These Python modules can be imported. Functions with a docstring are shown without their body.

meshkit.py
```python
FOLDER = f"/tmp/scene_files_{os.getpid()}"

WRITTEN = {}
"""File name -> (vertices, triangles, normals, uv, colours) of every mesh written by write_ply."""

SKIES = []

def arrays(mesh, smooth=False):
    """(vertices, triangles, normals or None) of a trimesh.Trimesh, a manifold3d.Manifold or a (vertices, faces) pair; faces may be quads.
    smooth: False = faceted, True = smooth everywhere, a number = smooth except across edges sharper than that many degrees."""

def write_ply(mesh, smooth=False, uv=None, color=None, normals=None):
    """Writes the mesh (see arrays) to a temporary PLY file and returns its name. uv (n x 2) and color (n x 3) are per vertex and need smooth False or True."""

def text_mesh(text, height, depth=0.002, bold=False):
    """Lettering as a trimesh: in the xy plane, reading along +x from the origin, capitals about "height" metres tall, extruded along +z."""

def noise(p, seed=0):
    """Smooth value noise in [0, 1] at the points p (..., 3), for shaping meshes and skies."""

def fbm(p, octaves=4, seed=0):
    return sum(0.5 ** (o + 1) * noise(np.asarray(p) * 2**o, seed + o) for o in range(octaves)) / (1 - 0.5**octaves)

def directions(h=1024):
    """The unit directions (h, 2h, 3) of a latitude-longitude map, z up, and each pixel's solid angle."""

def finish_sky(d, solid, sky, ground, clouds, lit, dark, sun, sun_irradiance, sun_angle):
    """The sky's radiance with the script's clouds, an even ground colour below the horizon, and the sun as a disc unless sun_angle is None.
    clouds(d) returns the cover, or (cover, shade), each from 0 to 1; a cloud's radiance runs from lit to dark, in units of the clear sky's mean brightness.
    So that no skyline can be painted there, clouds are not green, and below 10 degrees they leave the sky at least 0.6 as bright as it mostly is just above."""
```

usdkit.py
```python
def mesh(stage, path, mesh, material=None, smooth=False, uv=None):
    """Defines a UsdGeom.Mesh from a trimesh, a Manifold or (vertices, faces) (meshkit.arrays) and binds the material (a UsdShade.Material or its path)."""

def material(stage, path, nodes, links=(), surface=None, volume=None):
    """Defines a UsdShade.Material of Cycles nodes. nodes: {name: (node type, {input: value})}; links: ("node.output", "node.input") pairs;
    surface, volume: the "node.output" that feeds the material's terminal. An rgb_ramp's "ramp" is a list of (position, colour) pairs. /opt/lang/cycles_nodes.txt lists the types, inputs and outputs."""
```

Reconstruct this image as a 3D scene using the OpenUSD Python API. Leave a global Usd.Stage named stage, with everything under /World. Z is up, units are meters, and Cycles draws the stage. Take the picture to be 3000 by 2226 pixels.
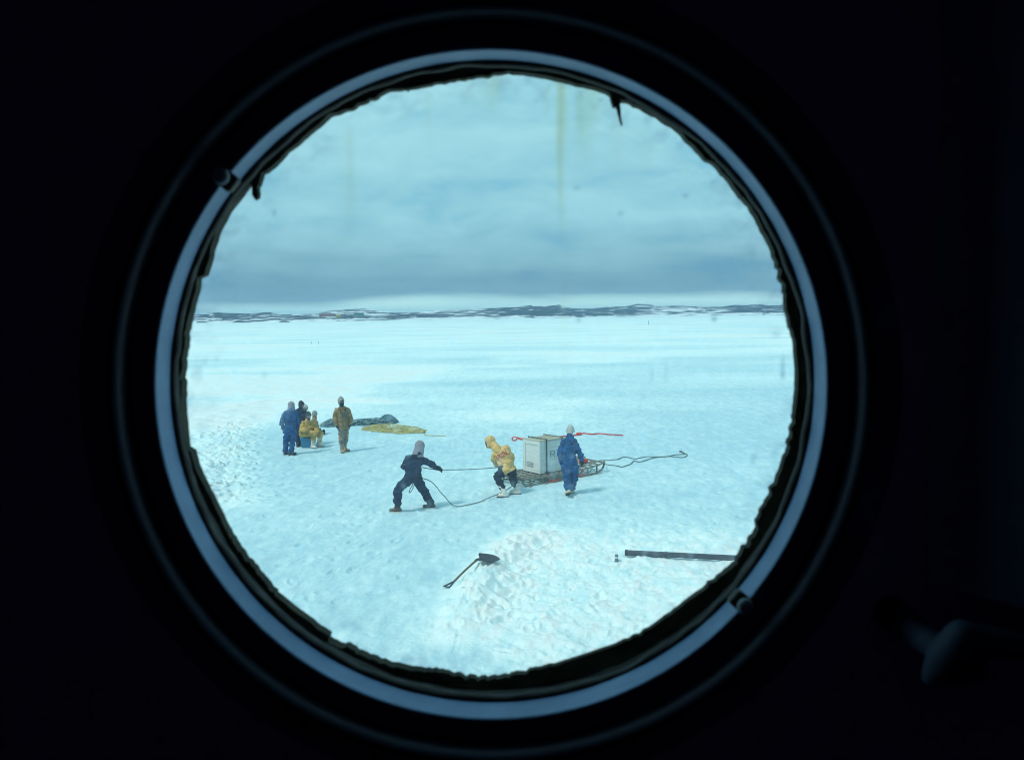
import math, random
import numpy as np, trimesh, manifold3d as m3, shapely.geometry as sg
import usdkit, meshkit
from pxr import Usd, UsdGeom, UsdLux, UsdShade, Gf, Sdf, Vt

random.seed(7); RNG = np.random.default_rng(11)
stage = Usd.Stage.CreateInMemory()
UsdGeom.SetStageUpAxis(stage, UsdGeom.Tokens.z)
UsdGeom.SetStageMetersPerUnit(stage, 1.0)
stage.SetDefaultPrim(UsdGeom.Xform.Define(stage, '/World').GetPrim())
UsdGeom.Scope.Define(stage, '/World/Looks')

# ------------------------------------------------------------------ camera, sky, sun, exposure
EYE = 4.5
cam = UsdGeom.Camera.Define(stage, '/World/camera')
cam.CreateFocalLengthAttr(28.0); cam.CreateHorizontalApertureAttr(36.0); cam.CreateVerticalApertureAttr(26.7)
cam.CreateClippingRangeAttr((0.05, 20000.0))
cam.CreateFStopAttr(13.0); cam.CreateFocusDistanceAttr(9.0)
cam.CreateExposureAttr(1.07)
def camera_matrix(eye, pitch_down, roll):
    p, r = math.radians(pitch_down), math.radians(roll)
    fw = np.array([0, math.cos(p), -math.sin(p)]); r0 = np.array([1.0, 0, 0]); u0 = np.cross(r0, fw)
    right = math.cos(r) * r0 - math.sin(r) * u0; up = math.sin(r) * r0 + math.cos(r) * u0
    return Gf.Matrix4d(*right, 0, *up, 0, *(-fw), 0, *eye, 1)
cam.AddTransformOp().Set(camera_matrix((0.0, 0.0, EYE), 4.55, 0.74))

SUN_EL, SUN_AZ = math.radians(53.0), math.atan2(-0.72, -0.69)
SUN = np.array([math.cos(SUN_EL) * math.sin(SUN_AZ), math.cos(SUN_EL) * math.cos(SUN_AZ), math.sin(SUN_EL)])
SKY_STRENGTH, CLOUD = 0.055, 8.0
SUN_INTENSITY, SUN_ANGLE = 0.35, 10.0
def L(a, b): return (a, b)
sky_mat = usdkit.material(stage, '/World/Looks/sky', {
    'tc': ('texture_coordinate', {}),
    'xyz': ('separate_xyz', {}),
    'sky': ('sky_texture', {'sky_type': 'single_scattering', 'sun_disc': False, 'sun_elevation': SUN_EL, 'sun_rotation': SUN_AZ}),
    'zz': ('math', {'math_type': 'maximum', 'value2': 0.0}),
    'zp': ('math', {'math_type': 'add', 'value2': 0.10}),
    'ux': ('math', {'math_type': 'divide'}), 'uy': ('math', {'math_type': 'divide'}),
    'uv': ('combine_xyz', {}),
    'n1': ('noise_texture', {'scale': 0.62, 'detail': 6.0, 'roughness': 0.52, 'distortion': 0.6}),
    'str': ('mapping', {'mapping_type': 'point', 'scale': (2.4, 2.4, 15.0)}),
    'n2': ('noise_texture', {'scale': 1.3, 'detail': 4.0, 'roughness': 0.5}),
    'n2c': ('math', {'math_type': 'multiply_add', 'value2': 0.044, 'value3': -0.022}),
    'zb': ('math', {'math_type': 'add'}),
    'zr': ('map_range', {'range_type': 'linear', 'from_min': 0.0, 'from_max': 0.40, 'to_min': 0.0, 'to_max': 1.0, 'clamp': True}),
    'band': ('rgb_ramp', {'ramp': [(0.0, (1.05, 1.50, 1.42)), (0.040, (1.0, 1.42, 1.36)), (0.070, (0.30, 0.55, 0.71)), (0.10, (0.25, 0.49, 0.66)), (0.17, (0.35, 0.63, 0.77)), (0.30, (0.50, 0.87, 0.99)), (0.7, (0.58, 0.98, 1.08)), (1.0, (0.62, 0.98, 1.08))]}),
    'puff': ('rgb_ramp', {'ramp': [(0.0, (0.50, 0.72, 0.90)), (0.40, (0.68, 0.84, 0.94)), (0.47, (0.90, 0.96, 0.98)), (0.54, (1.05, 1.05, 1.04)), (0.62, (1.13, 1.12, 1.10)), (1.0, (1.2, 1.18, 1.14))]}),
    'm3': ('mapping', {'mapping_type': 'point', 'scale': (8.5, 8.5, 20.0)}), 'n3': ('noise_texture', {'scale': 1.0, 'detail': 6.0, 'roughness': 0.6, 'distortion': 0.5}),
    'n13': ('mix_float', {'fac': 0.5}),
    'pz': ('map_range', {'range_type': 'smoothstep', 'from_min': 0.02, 'from_max': 0.06, 'to_min': 0.15, 'to_max': 1.0, 'clamp': True}),
    'pf': ('mix_color', {'blend_type': 'mix', 'a': (1.0, 1.0, 1.0)}),
    'cl': ('mix_color', {'blend_type': 'multiply', 'fac': 1.0}),
    'sc': ('mix_color', {'blend_type': 'multiply', 'fac': 1.0, 'b': (CLOUD, CLOUD, CLOUD)}),
    'mx': ('mix_color', {'blend_type': 'mix', 'fac': 0.93}),
    'bg': ('background_shader', {'strength': SKY_STRENGTH}),
}, [L('tc.generated', 'xyz.vector'), L('xyz.z', 'zz.value1'), L('zz.value', 'zp.value1'), L('xyz.x', 'ux.value1'), L('zp.value', 'ux.value2'),
    L('xyz.y', 'uy.value1'), L('zp.value', 'uy.value2'), L('ux.value', 'uv.x'), L('uy.value', 'uv.y'), L('uv.vector', 'n1.vector'),
    L('tc.generated', 'str.vector'), L('str.vector', 'n2.vector'), L('n2.fac', 'n2c.value1'), L('n2c.value', 'zb.value1'), L('zz.value', 'zb.value2'),
    L('zb.value', 'zr.value'), L('zr.result', 'band.fac'), L('tc.generated', 'm3.vector'), L('m3.vector', 'n3.vector'), L('n1.fac', 'n13.a'), L('n3.fac', 'n13.b'), L('n13.result', 'puff.fac'), L('zz.value', 'pz.value'), L('pz.result', 'pf.fac'), L('puff.color', 'pf.b'),
    L('band.color', 'cl.a'), L('pf.result', 'cl.b'), L('cl.result', 'sc.a'), L('sky.color', 'mx.a'), L('sc.result', 'mx.b'), L('mx.result', 'bg.color')],
    surface='bg.background')
dome = UsdLux.DomeLight.Define(stage, '/World/sky')
UsdShade.MaterialBindingAPI.Apply(dome.GetPrim()).Bind(sky_mat)
sun = UsdLux.DistantLight.Define(stage, '/World/sun')
sun.CreateNormalizeAttr(True); sun.CreateIntensityAttr(SUN_INTENSITY); sun.CreateAngleAttr(SUN_ANGLE); sun.CreateColorAttr(Gf.Vec3f(1.0, 0.95, 0.87))
_x = np.cross([0, 0, 1.0], SUN); _x /= np.linalg.norm(_x); _y = np.cross(SUN, _x)
sun.AddTransformOp().Set(Gf.Matrix4d(*_x, 0, *_y, 0, *SUN, 0, 0, 0, 50, 1))

# ------------------------------------------------------------------ helpers
USED = {}
def path_for(name, parent=None):
    base = (parent.GetPath() if parent else Sdf.Path('/World'))
    n = USED.get((base, name), 0); USED[(base, name)] = n + 1
    return str(base.AppendChild(name if n == 0 else f'{name}_{n:03d}'))
def keys(prim, **kw):
    for k, v in kw.items():
        if v: prim.SetCustomDataByKey(k, v)
    return prim
def thing(name, label=None, cat=None, loc=(0, 0, 0), rz=0.0, group=None, kind=None):
    x = UsdGeom.Xform.Define(stage, path_for(name))
    x.AddTranslateOp().Set(Gf.Vec3d(*map(float, loc))); x.AddRotateZOp().Set(float(rz))
    return keys(x.GetPrim(), label=label, category=cat, group=group, kind=kind)
def obj(name, mesh, mat, parent=None, smooth=35, label=None, cat=None, group=None, kind=None, uv=None):
    m = usdkit.mesh(stage, path_for(name, parent), mesh, mat, smooth=smooth)
    return keys(m.GetPrim(), label=label, category=cat, group=group, kind=kind)
def join(ms): return trimesh.util.concatenate([tm(m) for m in ms])
def tm(m):
    if hasattr(m, 'to_mesh'):
        k = m.to_mesh(); return trimesh.Trimesh(np.array(k.vert_properties[:, :3]), np.array(k.tri_verts), process=False)
    return m
def box(c, s, rz=0.0):
    b = trimesh.creation.box(s)
    if rz: b.apply_transform(trimesh.transformations.rotation_matrix(rz, [0, 0, 1]))
    b.apply_translation(c); return b
def rbox(c, s, r=0.01, rz=0.0):
    """a box with chamfered edges"""
    x, y, z = np.array(s) / 2; pts = []
    for a in (-1, 1):
        for b in (-1, 1):
            for d in (-1, 1):
                pts += [(a * x, b * (y - r), d * (z - r)), (a * (x - r), b * y, d * (z - r)), (a * (x - r), b * (y - r), d * z)]
    h = tm(m3.Manifold.hull_points(np.array(pts, float)))
    if rz: h.apply_transform(trimesh.transformations.rotation_matrix(rz, [0, 0, 1]))
    h.apply_translation(c); return h
def bar(p, q, w, h=None):
    """a rectangular bar from p to q (w across, h up)"""
    p, q = np.array(p, float), np.array(q, float); d = q - p; n = np.linalg.norm(d); d /= n
    up = np.array([0, 0, 1.0]) if abs(d[2]) < 0.95 else np.array([0, 1.0, 0]); s = np.cross(d, up); s /= np.linalg.norm(s); u = np.cross(s, d)
    b = trimesh.creation.box((n, w, h or w)); M = np.eye(4); M[:3, 0], M[:3, 1], M[:3, 2], M[:3, 3] = d, -s, u, (p + q) / 2
    b.apply_transform(M); return b
def spline(pts, n):
    from scipy.interpolate import CubicSpline, PchipInterpolator
    pts = np.array(pts, float); t = np.r_[0, np.cumsum(np.sqrt(np.linalg.norm(np.diff(pts, axis=0), axis=1)) + 1e-6)]
    return CubicSpline(t, pts, axis=0)(np.linspace(0, t[-1], n))
def tube(pts, r, sides=6, closed=False):
    pts = np.array(pts, float); n = len(pts)
    r = np.broadcast_to(np.asarray(r, float), (n,))
    T = (np.roll(pts, -1, 0) - np.roll(pts, 1, 0)) if closed else np.gradient(pts, axis=0)
    T /= np.linalg.norm(T, axis=1, keepdims=True) + 1e-12
    ref = np.where(np.abs(T[:, 2:3]) > 0.9, [[0, 1.0, 0]], [[0, 0, 1.0]])
    S = np.cross(T, ref); S /= np.linalg.norm(S, axis=1, keepdims=True); U = np.cross(S, T)
    a = np.linspace(0, 2 * np.pi, sides, endpoint=False)
    v = pts[:, None] + r[:, None, None] * (np.cos(a)[None, :, None] * S[:, None] + np.sin(a)[None, :, None] * U[:, None])
    v = v.reshape(-1, 3); f = []
    m = n if closed else n - 1
    i = np.arange(m)[:, None]; j = np.arange(sides)[None, :]; i2 = (i + 1) % n; j2 = (j + 1) % sides
    A, B, Cc, D = (i * sides + j).ravel(), (i * sides + j2).ravel(), (i2 * sides + j2).ravel(), (i2 * sides + j).ravel()
    f = np.vstack([np.c_[A, B, Cc], np.c_[A, Cc, D]])
    if not closed:
        c0, c1 = len(v), len(v) + 1; v = np.vstack([v, pts[:1], pts[-1:]]); k = np.arange(sides); k2 = (k + 1) % sides
        f = np.vstack([f, np.c_[np.full(sides, c0), k2, k], np.c_[np.full(sides, c1), (n - 1) * sides + k, (n - 1) * sides + k2]])
    return trimesh.Trimesh(v, f, process=False)
def lathe_y(profile, cx, cz, n=160):
    """revolves a closed profile of (y, r) pairs about the line x = cx, z = cz"""
    pr = np.array(profile, float); k = len(pr); a = np.linspace(0, 2 * np.pi, n, endpoint=False)
    v = np.stack([cx + pr[None, :, 1] * np.cos(a)[:, None], np.broadcast_to(pr[None, :, 0], (n, k)), cz + pr[None, :, 1] * np.sin(a)[:, None]], -1).reshape(-1, 3)
    i = np.arange(n)[:, None]; j = np.arange(k)[None, :]; i2 = (i + 1) % n; j2 = (j + 1) % k
    A, B, Cc, D = (i * k + j).ravel(), (i * k + j2).ravel(), (i2 * k + j2).ravel(), (i2 * k + j).ravel()
    m = trimesh.Trimesh(v, np.vstack([np.c_[A, B, Cc], np.c_[A, Cc, D]]), process=False)
    if m.volume < 0: m.invert()
    return m

def fabric(name, col, var=0.18, scale=6.0, rough=0.85, bump=0.25, bscale=40.0, sheen=0.0, col2=None):
    c = np.array(col, float); lo, hi = c * (1 - var), np.minimum(c * (1 + var), 1.0)
    if col2 is not None: lo = np.array(col2, float)
    return usdkit.material(stage, '/World/Looks/' + name, {
        'tc': ('texture_coordinate', {}), 'n': ('noise_texture', {'scale': scale, 'detail': 4.0, 'roughness': 0.6}),
        'r': ('rgb_ramp', {'ramp': [(0.32, tuple(lo)), (0.68, tuple(hi))]}),
        'b': ('noise_texture', {'scale': bscale, 'detail': 3.0}), 'bp': ('bump', {'strength': bump, 'distance': 0.01}),
        'p': ('principled_bsdf', {'roughness': rough, 'specular_ior_level': 0.25, 'sheen_weight': sheen})},
        [('tc.object', 'n.vector'), ('n.fac', 'r.fac'), ('r.color', 'p.base_color'), ('tc.object', 'b.vector'), ('b.fac', 'bp.height'), ('bp.normal', 'p.normal')], surface='p.BSDF')
def plain(name, col, rough=0.6, metal=0.0, var=0.15, scale=9.0, spec=0.5):
    c = np.array(col, float)
    return usdkit.material(stage, '/World/Looks/' + name, {
        'tc': ('texture_coordinate', {}), 'n': ('noise_texture', {'scale': scale, 'detail': 5.0, 'roughness': 0.6}),
        'r': ('rgb_ramp', {'ramp': [(0.3, tuple(c * (1 - var))), (0.7, tuple(np.minimum(c * (1 + var), 1)))]}),
        'p': ('principled_bsdf', {'roughness': rough, 'metallic': metal, 'specular_ior_level': spec})},
        [('tc.object', 'n.vector'), ('n.fac', 'r.fac'), ('r.color', 'p.base_color')], surface='p.BSDF')
def wood(name, col, col2, axis_scale=(1.2, 14, 14), rough=0.7):
    return usdkit.material(stage, '/World/Looks/' + name, {
        'tc': ('texture_coordinate', {}), 'mp': ('mapping', {'mapping_type': 'point', 'scale': axis_scale}), 'n': ('noise_texture', {'scale': 2.0, 'detail': 6.0, 'roughness': 0.65, 'distortion': 0.4}),
        'r': ('rgb_ramp', {'ramp': [(0.3, col2), (0.65, col)]}), 'bp': ('bump', {'strength': 0.3, 'distance': 0.004}),
        'p': ('principled_bsdf', {'roughness': rough, 'specular_ior_level': 0.3})},
        [('tc.object', 'mp.vector'), ('mp.vector', 'n.vector'), ('n.fac', 'r.fac'), ('r.color', 'p.base_color'), ('n.fac', 'bp.height'), ('bp.normal', 'p.normal')], surface='p.BSDF')

PEOPLE = {
    'blue_back': (-7.464, 26.197, 15.9, {'head': (0.155, 0.1, 1.651), 'neck': (0.144, 0.05, 1.524), 'sha': (-0.083, -0.0, 1.473), 'shb': (0.288, 0.1, 1.452), 'ela': (-0.168, -0.02, 1.155), 'wra': (-0.147, 0.05, 0.94), 'haa': (-0.145, 0.06, 0.83), 'elb': (0.348, 0.2, 1.115), 'wrb': (0.334, 0.25, 0.853), 'hab': (0.342, 0.28, 0.726), 'pel': (0.098, -0.0, 0.837), 'hia': (-0.007, -0.0, 0.806), 'hib': (0.189, 0.05, 0.789), 'kna': (-0.059, 0.15, 0.46), 'knb': (0.143, 0.05, 0.452), 'ana': (-0.094, 0.2, 0.113), 'anb': (0.09, -0.0, 0.092), 'toa': (-0.009, 0.4, 0.021), 'tob': (0.234, 0.1, -0.0)}),
    'navy_back': (-7.559, 27.962, 15.13, {'head': (0.117, 0.1, 1.47), 'neck': (0.088, 0.03, 1.356), 'sha': (-0.081, 0.05, 1.297), 'shb': (0.227, -0.0, 1.263), 'ela': (-0.085, 0.1, 0.982), 'wra': (0.003, 0.3, 0.798), 'haa': (0.05, 0.36, 0.709), 'elb': (0.268, 0.1, 0.94), 'wrb': (0.176, 0.32, 0.748), 'hab': (0.137, 0.38, 0.676), 'pel': (0.035, -0.0, 0.692), 'hia': (-0.053, 0.0, 0.658), 'hib': (0.12, -0.0, 0.649), 'kna': (-0.063, 0.12, 0.344), 'knb': (0.111, 0.08, 0.341), 'ana': (-0.059, 0.0, 0.103), 'anb': (0.108, 0.0, 0.087), 'toa': (0.003, 0.25, 0.048), 'tob': (0.178, 0.25, 0.032)}),
    'pale_hat': (-7.464, 28.289, 14.78, {'head': (0.062, 0.05, 1.316), 'neck': (0.033, 0.0, 1.199), 'sha': (-0.076, 0.15, 1.115), 'shb': (0.061, -0.15, 1.131), 'ela': (-0.098, 0.25, 0.842), 'wra': (-0.002, 0.35, 0.68), 'haa': (0.048, 0.4, 0.632), 'elb': (0.04, -0.1, 0.853), 'wrb': (0.111, 0.1, 0.694), 'hab': (0.135, 0.2, 0.64), 'pel': (0.007, 0.0, 0.594), 'hia': (-0.057, 0.08, 0.561), 'hib': (0.031, -0.08, 0.578), 'kna': (-0.015, 0.12, 0.291), 'knb': (0.06, -0.03, 0.309), 'ana': (-0.073, 0.08, 0.064), 'anb': (0.027, -0.08, 0.083), 'toa': (0.027, 0.1, 0.042), 'tob': (0.127, -0.05, 0.053)}),
    'seated_yellow': (-7.101, 27.668, 14.39, {'head': (-0.031, -0.08, 1.148), 'neck': (-0.067, 0.02, 0.959), 'sha': (-0.24, 0.0, 0.906), 'shb': (0.146, 0.12, 0.873), 'ela': (-0.315, -0.05, 0.661), 'wra': (-0.114, -0.3, 0.673), 'haa': (-0.017, -0.36, 0.676), 'elb': (0.232, 0.1, 0.666), 'wrb': (0.251, -0.1, 0.577), 'hab': (0.273, -0.2, 0.539), 'pel': (-0.167, 0.15, 0.525), 'hia': (-0.241, 0.05, 0.529), 'hib': (-0.082, 0.25, 0.494), 'kna': (0.138, -0.2, 0.527), 'knb': (0.357, 0.15, 0.486), 'ana': (0.076, -0.05, 0.093), 'anb': (0.296, 0.2, 0.095), 'toa': (0.177, -0.2, 0.028), 'tob': (0.461, 0.15, 0.036)}),
    'sitting_ice': (-7.645, 30.848, 13.92, {'head': (-0.057, -0.0, 0.792), 'neck': (-0.068, -0.0, 0.664), 'sha': (-0.133, 0.15, 0.578), 'shb': (-0.036, -0.18, 0.614), 'ela': (-0.141, 0.25, 0.308), 'wra': (0.022, 0.25, 0.215), 'haa': (0.103, 0.2, 0.175), 'elb': (-0.003, -0.25, 0.367), 'wrb': (0.061, -0.15, 0.238), 'hab': (0.115, -0.1, 0.193), 'pel': (-0.119, 0.0, 0.127), 'hia': (-0.107, 0.1, 0.077), 'hib': (-0.093, -0.1, 0.104), 'kna': (0.073, 0.08, 0.121), 'knb': (0.086, -0.12, 0.134), 'ana': (0.208, 0.05, 0.033), 'anb': (0.213, -0.1, 0.039), 'toa': (0.256, 0.08, 0.241), 'tob': (0.274, -0.1, 0.236)}),
    'standing_yellow': (-5.74, 26.616, 12.17, {'head': (-0.004, -0.05, 1.748), 'neck': (0.003, -0.0, 1.579), 'sha': (-0.195, 0.0, 1.498), 'shb': (0.191, 0.1, 1.492), 'ela': (-0.233, -0.0, 1.223), 'wra': (-0.198, -0.08, 0.955), 'haa': (-0.165, -0.12, 0.846), 'elb': (0.276, 0.1, 1.204), 'wrb': (0.28, 0.02, 0.973), 'hab': (0.264, -0.02, 0.865), 'pel': (0.04, 0.05, 0.954), 'hia': (-0.034, 0.0, 0.925), 'hib': (0.113, 0.08, 0.909), 'kna': (-0.026, -0.02, 0.574), 'knb': (0.11, 0.1, 0.576), 'ana': (-0.027, -0.0, 0.128), 'anb': (0.068, 0.25, 0.173), 'toa': (0.013, -0.2, 0.058), 'tob': (0.195, 0.15, 0.093)}),
    'navy_puller': (-2.311, 18.338, 7.18, {'head': (0.152, 0.06, 1.527), 'neck': (0.112, 0.02, 1.352), 'sha': (-0.158, 0.0, 1.29), 'shb': (0.208, 0.08, 1.23), 'ela': (-0.229, 0.08, 1.054), 'wra': (0.023, 0.34, 0.937), 'haa': (0.166, 0.4, 0.968), 'elb': (0.421, 0.16, 1.066), 'wrb': (0.57, 0.24, 0.944), 'hab': (0.645, 0.27, 0.91), 'pel': (-0.03, -0.0, 0.829), 'hia': (-0.129, -0.02, 0.786), 'hib': (0.067, 0.06, 0.763), 'kna': (-0.39, -0.15, 0.55), 'knb': (0.224, 0.12, 0.425), 'ana': (-0.401, 0.02, 0.18), 'anb': (0.387, 0.28, 0.102), 'toa': (-0.539, 0.04, 0.039), 'tob': (0.26, 0.28, 0.006)}),
    'yellow_puller': (-0.138, 19.836, 0.4, {'head': (-0.432, 0.15, 1.346), 'neck': (-0.278, 0.08, 1.206), 'sha': (-0.324, 0.1, 1.104), 'shb': (-0.037, 0.02, 1.257), 'ela': (-0.329, 0.22, 0.848), 'wra': (-0.225, 0.36, 0.674), 'haa': (-0.208, 0.4, 0.652), 'elb': (0.111, 0.12, 0.905), 'wrb': (-0.08, 0.34, 0.731), 'hab': (-0.135, 0.4, 0.662), 'pel': (-0.017, -0.0, 0.74), 'hia': (-0.106, -0.05, 0.697), 'hib': (0.09, 0.12, 0.661), 'kna': (-0.263, -0.1, 0.476), 'knb': (0.122, 0.15, 0.392), 'ana': (-0.091, -0.16, 0.118), 'anb': (0.236, 0.15, 0.136), 'toa': (-0.274, -0.16, 0.022), 'tob': (0.082, 0.2, 0.063)}),
    'blue_walker': (1.391, 19.709, -4.04, {'head': (0.049, 0.04, 1.634), 'neck': (0.038, 0.02, 1.489), 'sha': (-0.164, -0.02, 1.421), 'shb': (0.184, -0.0, 1.417), 'ela': (-0.209, -0.02, 1.059), 'wra': (-0.182, 0.1, 0.832), 'haa': (-0.18, 0.14, 0.75), 'elb': (0.279, 0.0, 1.074), 'wrb': (0.341, 0.05, 0.86), 'hab': (0.352, 0.08, 0.752), 'pel': (0.024, 0.0, 0.795), 'hia': (-0.068, 0.0, 0.739), 'hib': (0.125, 0.02, 0.735), 'kna': (-0.034, 0.06, 0.409), 'knb': (0.124, 0.12, 0.434), 'ana': (-0.017, -0.05, 0.18), 'anb': (0.067, 0.3, 0.094), 'toa': (-0.084, 0.18, -0.013), 'tob': (0.104, 0.5, -0.037)}),
}
ROPE_LOOP_BACK = [(2.238, 22.815, 0.25), (2.513, 24.237, 0.02), (2.712, 24.399, 0.02), (2.925, 24.46, 0.02), (3.135, 24.495, 0.02), (3.288, 24.613, 0.02), (3.441, 24.889, 0.02), (3.545, 24.96, 0.02), (3.649, 24.873, 0.02), (3.804, 24.679, 0.02), (4.008, 24.794, 0.02), (4.314, 24.957, 0.02), (4.585, 24.91, 0.02), (4.875, 24.969, 0.02), (5.211, 25.24, 0.02), (5.455, 25.277, 0.02), (5.534, 25.422, 0.02), (5.49, 25.663, 0.02), (5.46, 25.807, 0.02), (5.519, 26.003, 0.02), (5.544, 25.915, 0.02), (5.531, 25.632, 0.02), (5.571, 25.323, 0.02), (5.572, 25.186, 0.02), (5.472, 24.925, 0.02), (5.299, 24.766, 0.02), (5.103, 24.939, 0.02), (4.881, 24.995, 0.02), (4.527, 24.848, 0.02), (4.301, 24.617, 0.02), (4.064, 24.302, 0.02), (3.868, 24.14, 0.02), (3.783, 24.246, 0.02), (3.738, 24.325, 0.02), (3.641, 24.057, 0.02), (3.499, 23.703, 0.02), (3.359, 23.498, 0.02), (3.221, 23.298, 0.02), (3.132, 23.444, 0.02), (2.957, 23.621, 0.02), (2.67, 22.684, 0.2)]
SHORT_LINE = [(-8.325, 21.231, 0.02), (-8.229, 21.426, 0.02), (-8.191, 21.556, 0.02), (-8.193, 21.795, 0.02), (-8.136, 21.553, 0.02), (-8.078, 21.601, 0.02), (-7.949, 21.542, 0.02), (-7.824, 21.401, 0.02), (-7.714, 21.274, 0.02), (-7.805, 21.259, 0.02), (-7.841, 21.182, 0.02)]
STRAP = [(0.475, 28.653, 0.02), (0.356, 28.732, 0.02), (0.224, 28.971, 0.02), (0.118, 29.391, 0.02), (0.023, 29.509, 0.02), (-0.019, 29.169, 0.02), (-0.006, 28.641, 0.02), (0.06, 28.584, 0.02), (0.198, 29.061, 0.02), (0.33, 28.839, 0.02), (0.516, 28.719, 0.02), (0.9, 29.002, 0.02), (1.452, 29.223, 0.02), (2.01, 29.411, 0.02), (2.358, 29.639, 0.02), (2.541, 29.847, 0.02), (2.703, 30.099, 0.02), (2.883, 29.93, 0.02), (3.041, 29.841, 0.02), (3.223, 29.977, 0.02), (3.431, 29.845, 0.02), (3.555, 29.721, 0.02), (3.688, 29.672, 0.02), (3.897, 29.579, 0.02), (4.132, 29.485, 0.02)]
SHORE_LINE = [(-732.184, 1852.662, 0.0), (-431.732, 1266.18, 0.0), (-364.604, 1258.643, 0.0), (-311.353, 1463.633, 0.0), (-197.645, 1553.355, 0.0), (-69.09, 1654.792, 0.0), (116.089, 1935.607, 0.0), (377.419, 2371.743, 0.0), (501.296, 1947.289, 0.0), (608.49, 1796.861, 0.0)]
MOUND_RIDGE = [(0.59, 16.05), (0.09, 15.46), (-0.3, 14.48), (-0.46, 13.51), (-0.6, 12.66), (-0.77, 11.77), (-0.81, 11.12)]
BERM = [(-14.06, 37.85), (-14.33, 41.51), (-13.76, 43.1), (-12.83, 44.41), (-11.64, 45.0), (-9.49, 44.0), (-8.4, 44.23), (-6.75, 42.26)]
SKYLINE = [(-21.823, 0.26), (-20.973, 0.295), (-20.111, 0.376), (-19.246, 0.32), (-18.37, 0.287), (-16.812, 0.338), (-16.477, 0.288), (-15.914, 0.234), (-14.776, 0.244), (-13.626, 0.253), (-12.927, 0.364), (-11.992, 0.424), (-10.342, 0.477), (-9.869, 0.423), (-9.396, 0.346), (-9.037, 0.389), (-8.442, 0.262), (-7.241, 0.271), (-6.033, 0.329), (-5.061, 0.414), (-4.089, 0.378), (-2.626, 0.408), (-1.403, 0.466), (0.065, 0.52), (1.412, 0.6), (1.778, 0.546), (2.511, 0.537), (3.438, 0.622), (3.851, 0.47), (4.702, 0.386), (5.673, 0.373), (6.882, 0.453), (8.085, 0.46), (8.994, 0.592), (9.875, 0.555), (10.231, 0.454), (11.646, 0.457), (12.582, 0.467), (13.511, 0.382), (14.662, 0.364), (15.573, 0.468), (16.478, 0.431), (17.261, 0.488), (17.819, 0.386), (18.701, 0.419)]
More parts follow.
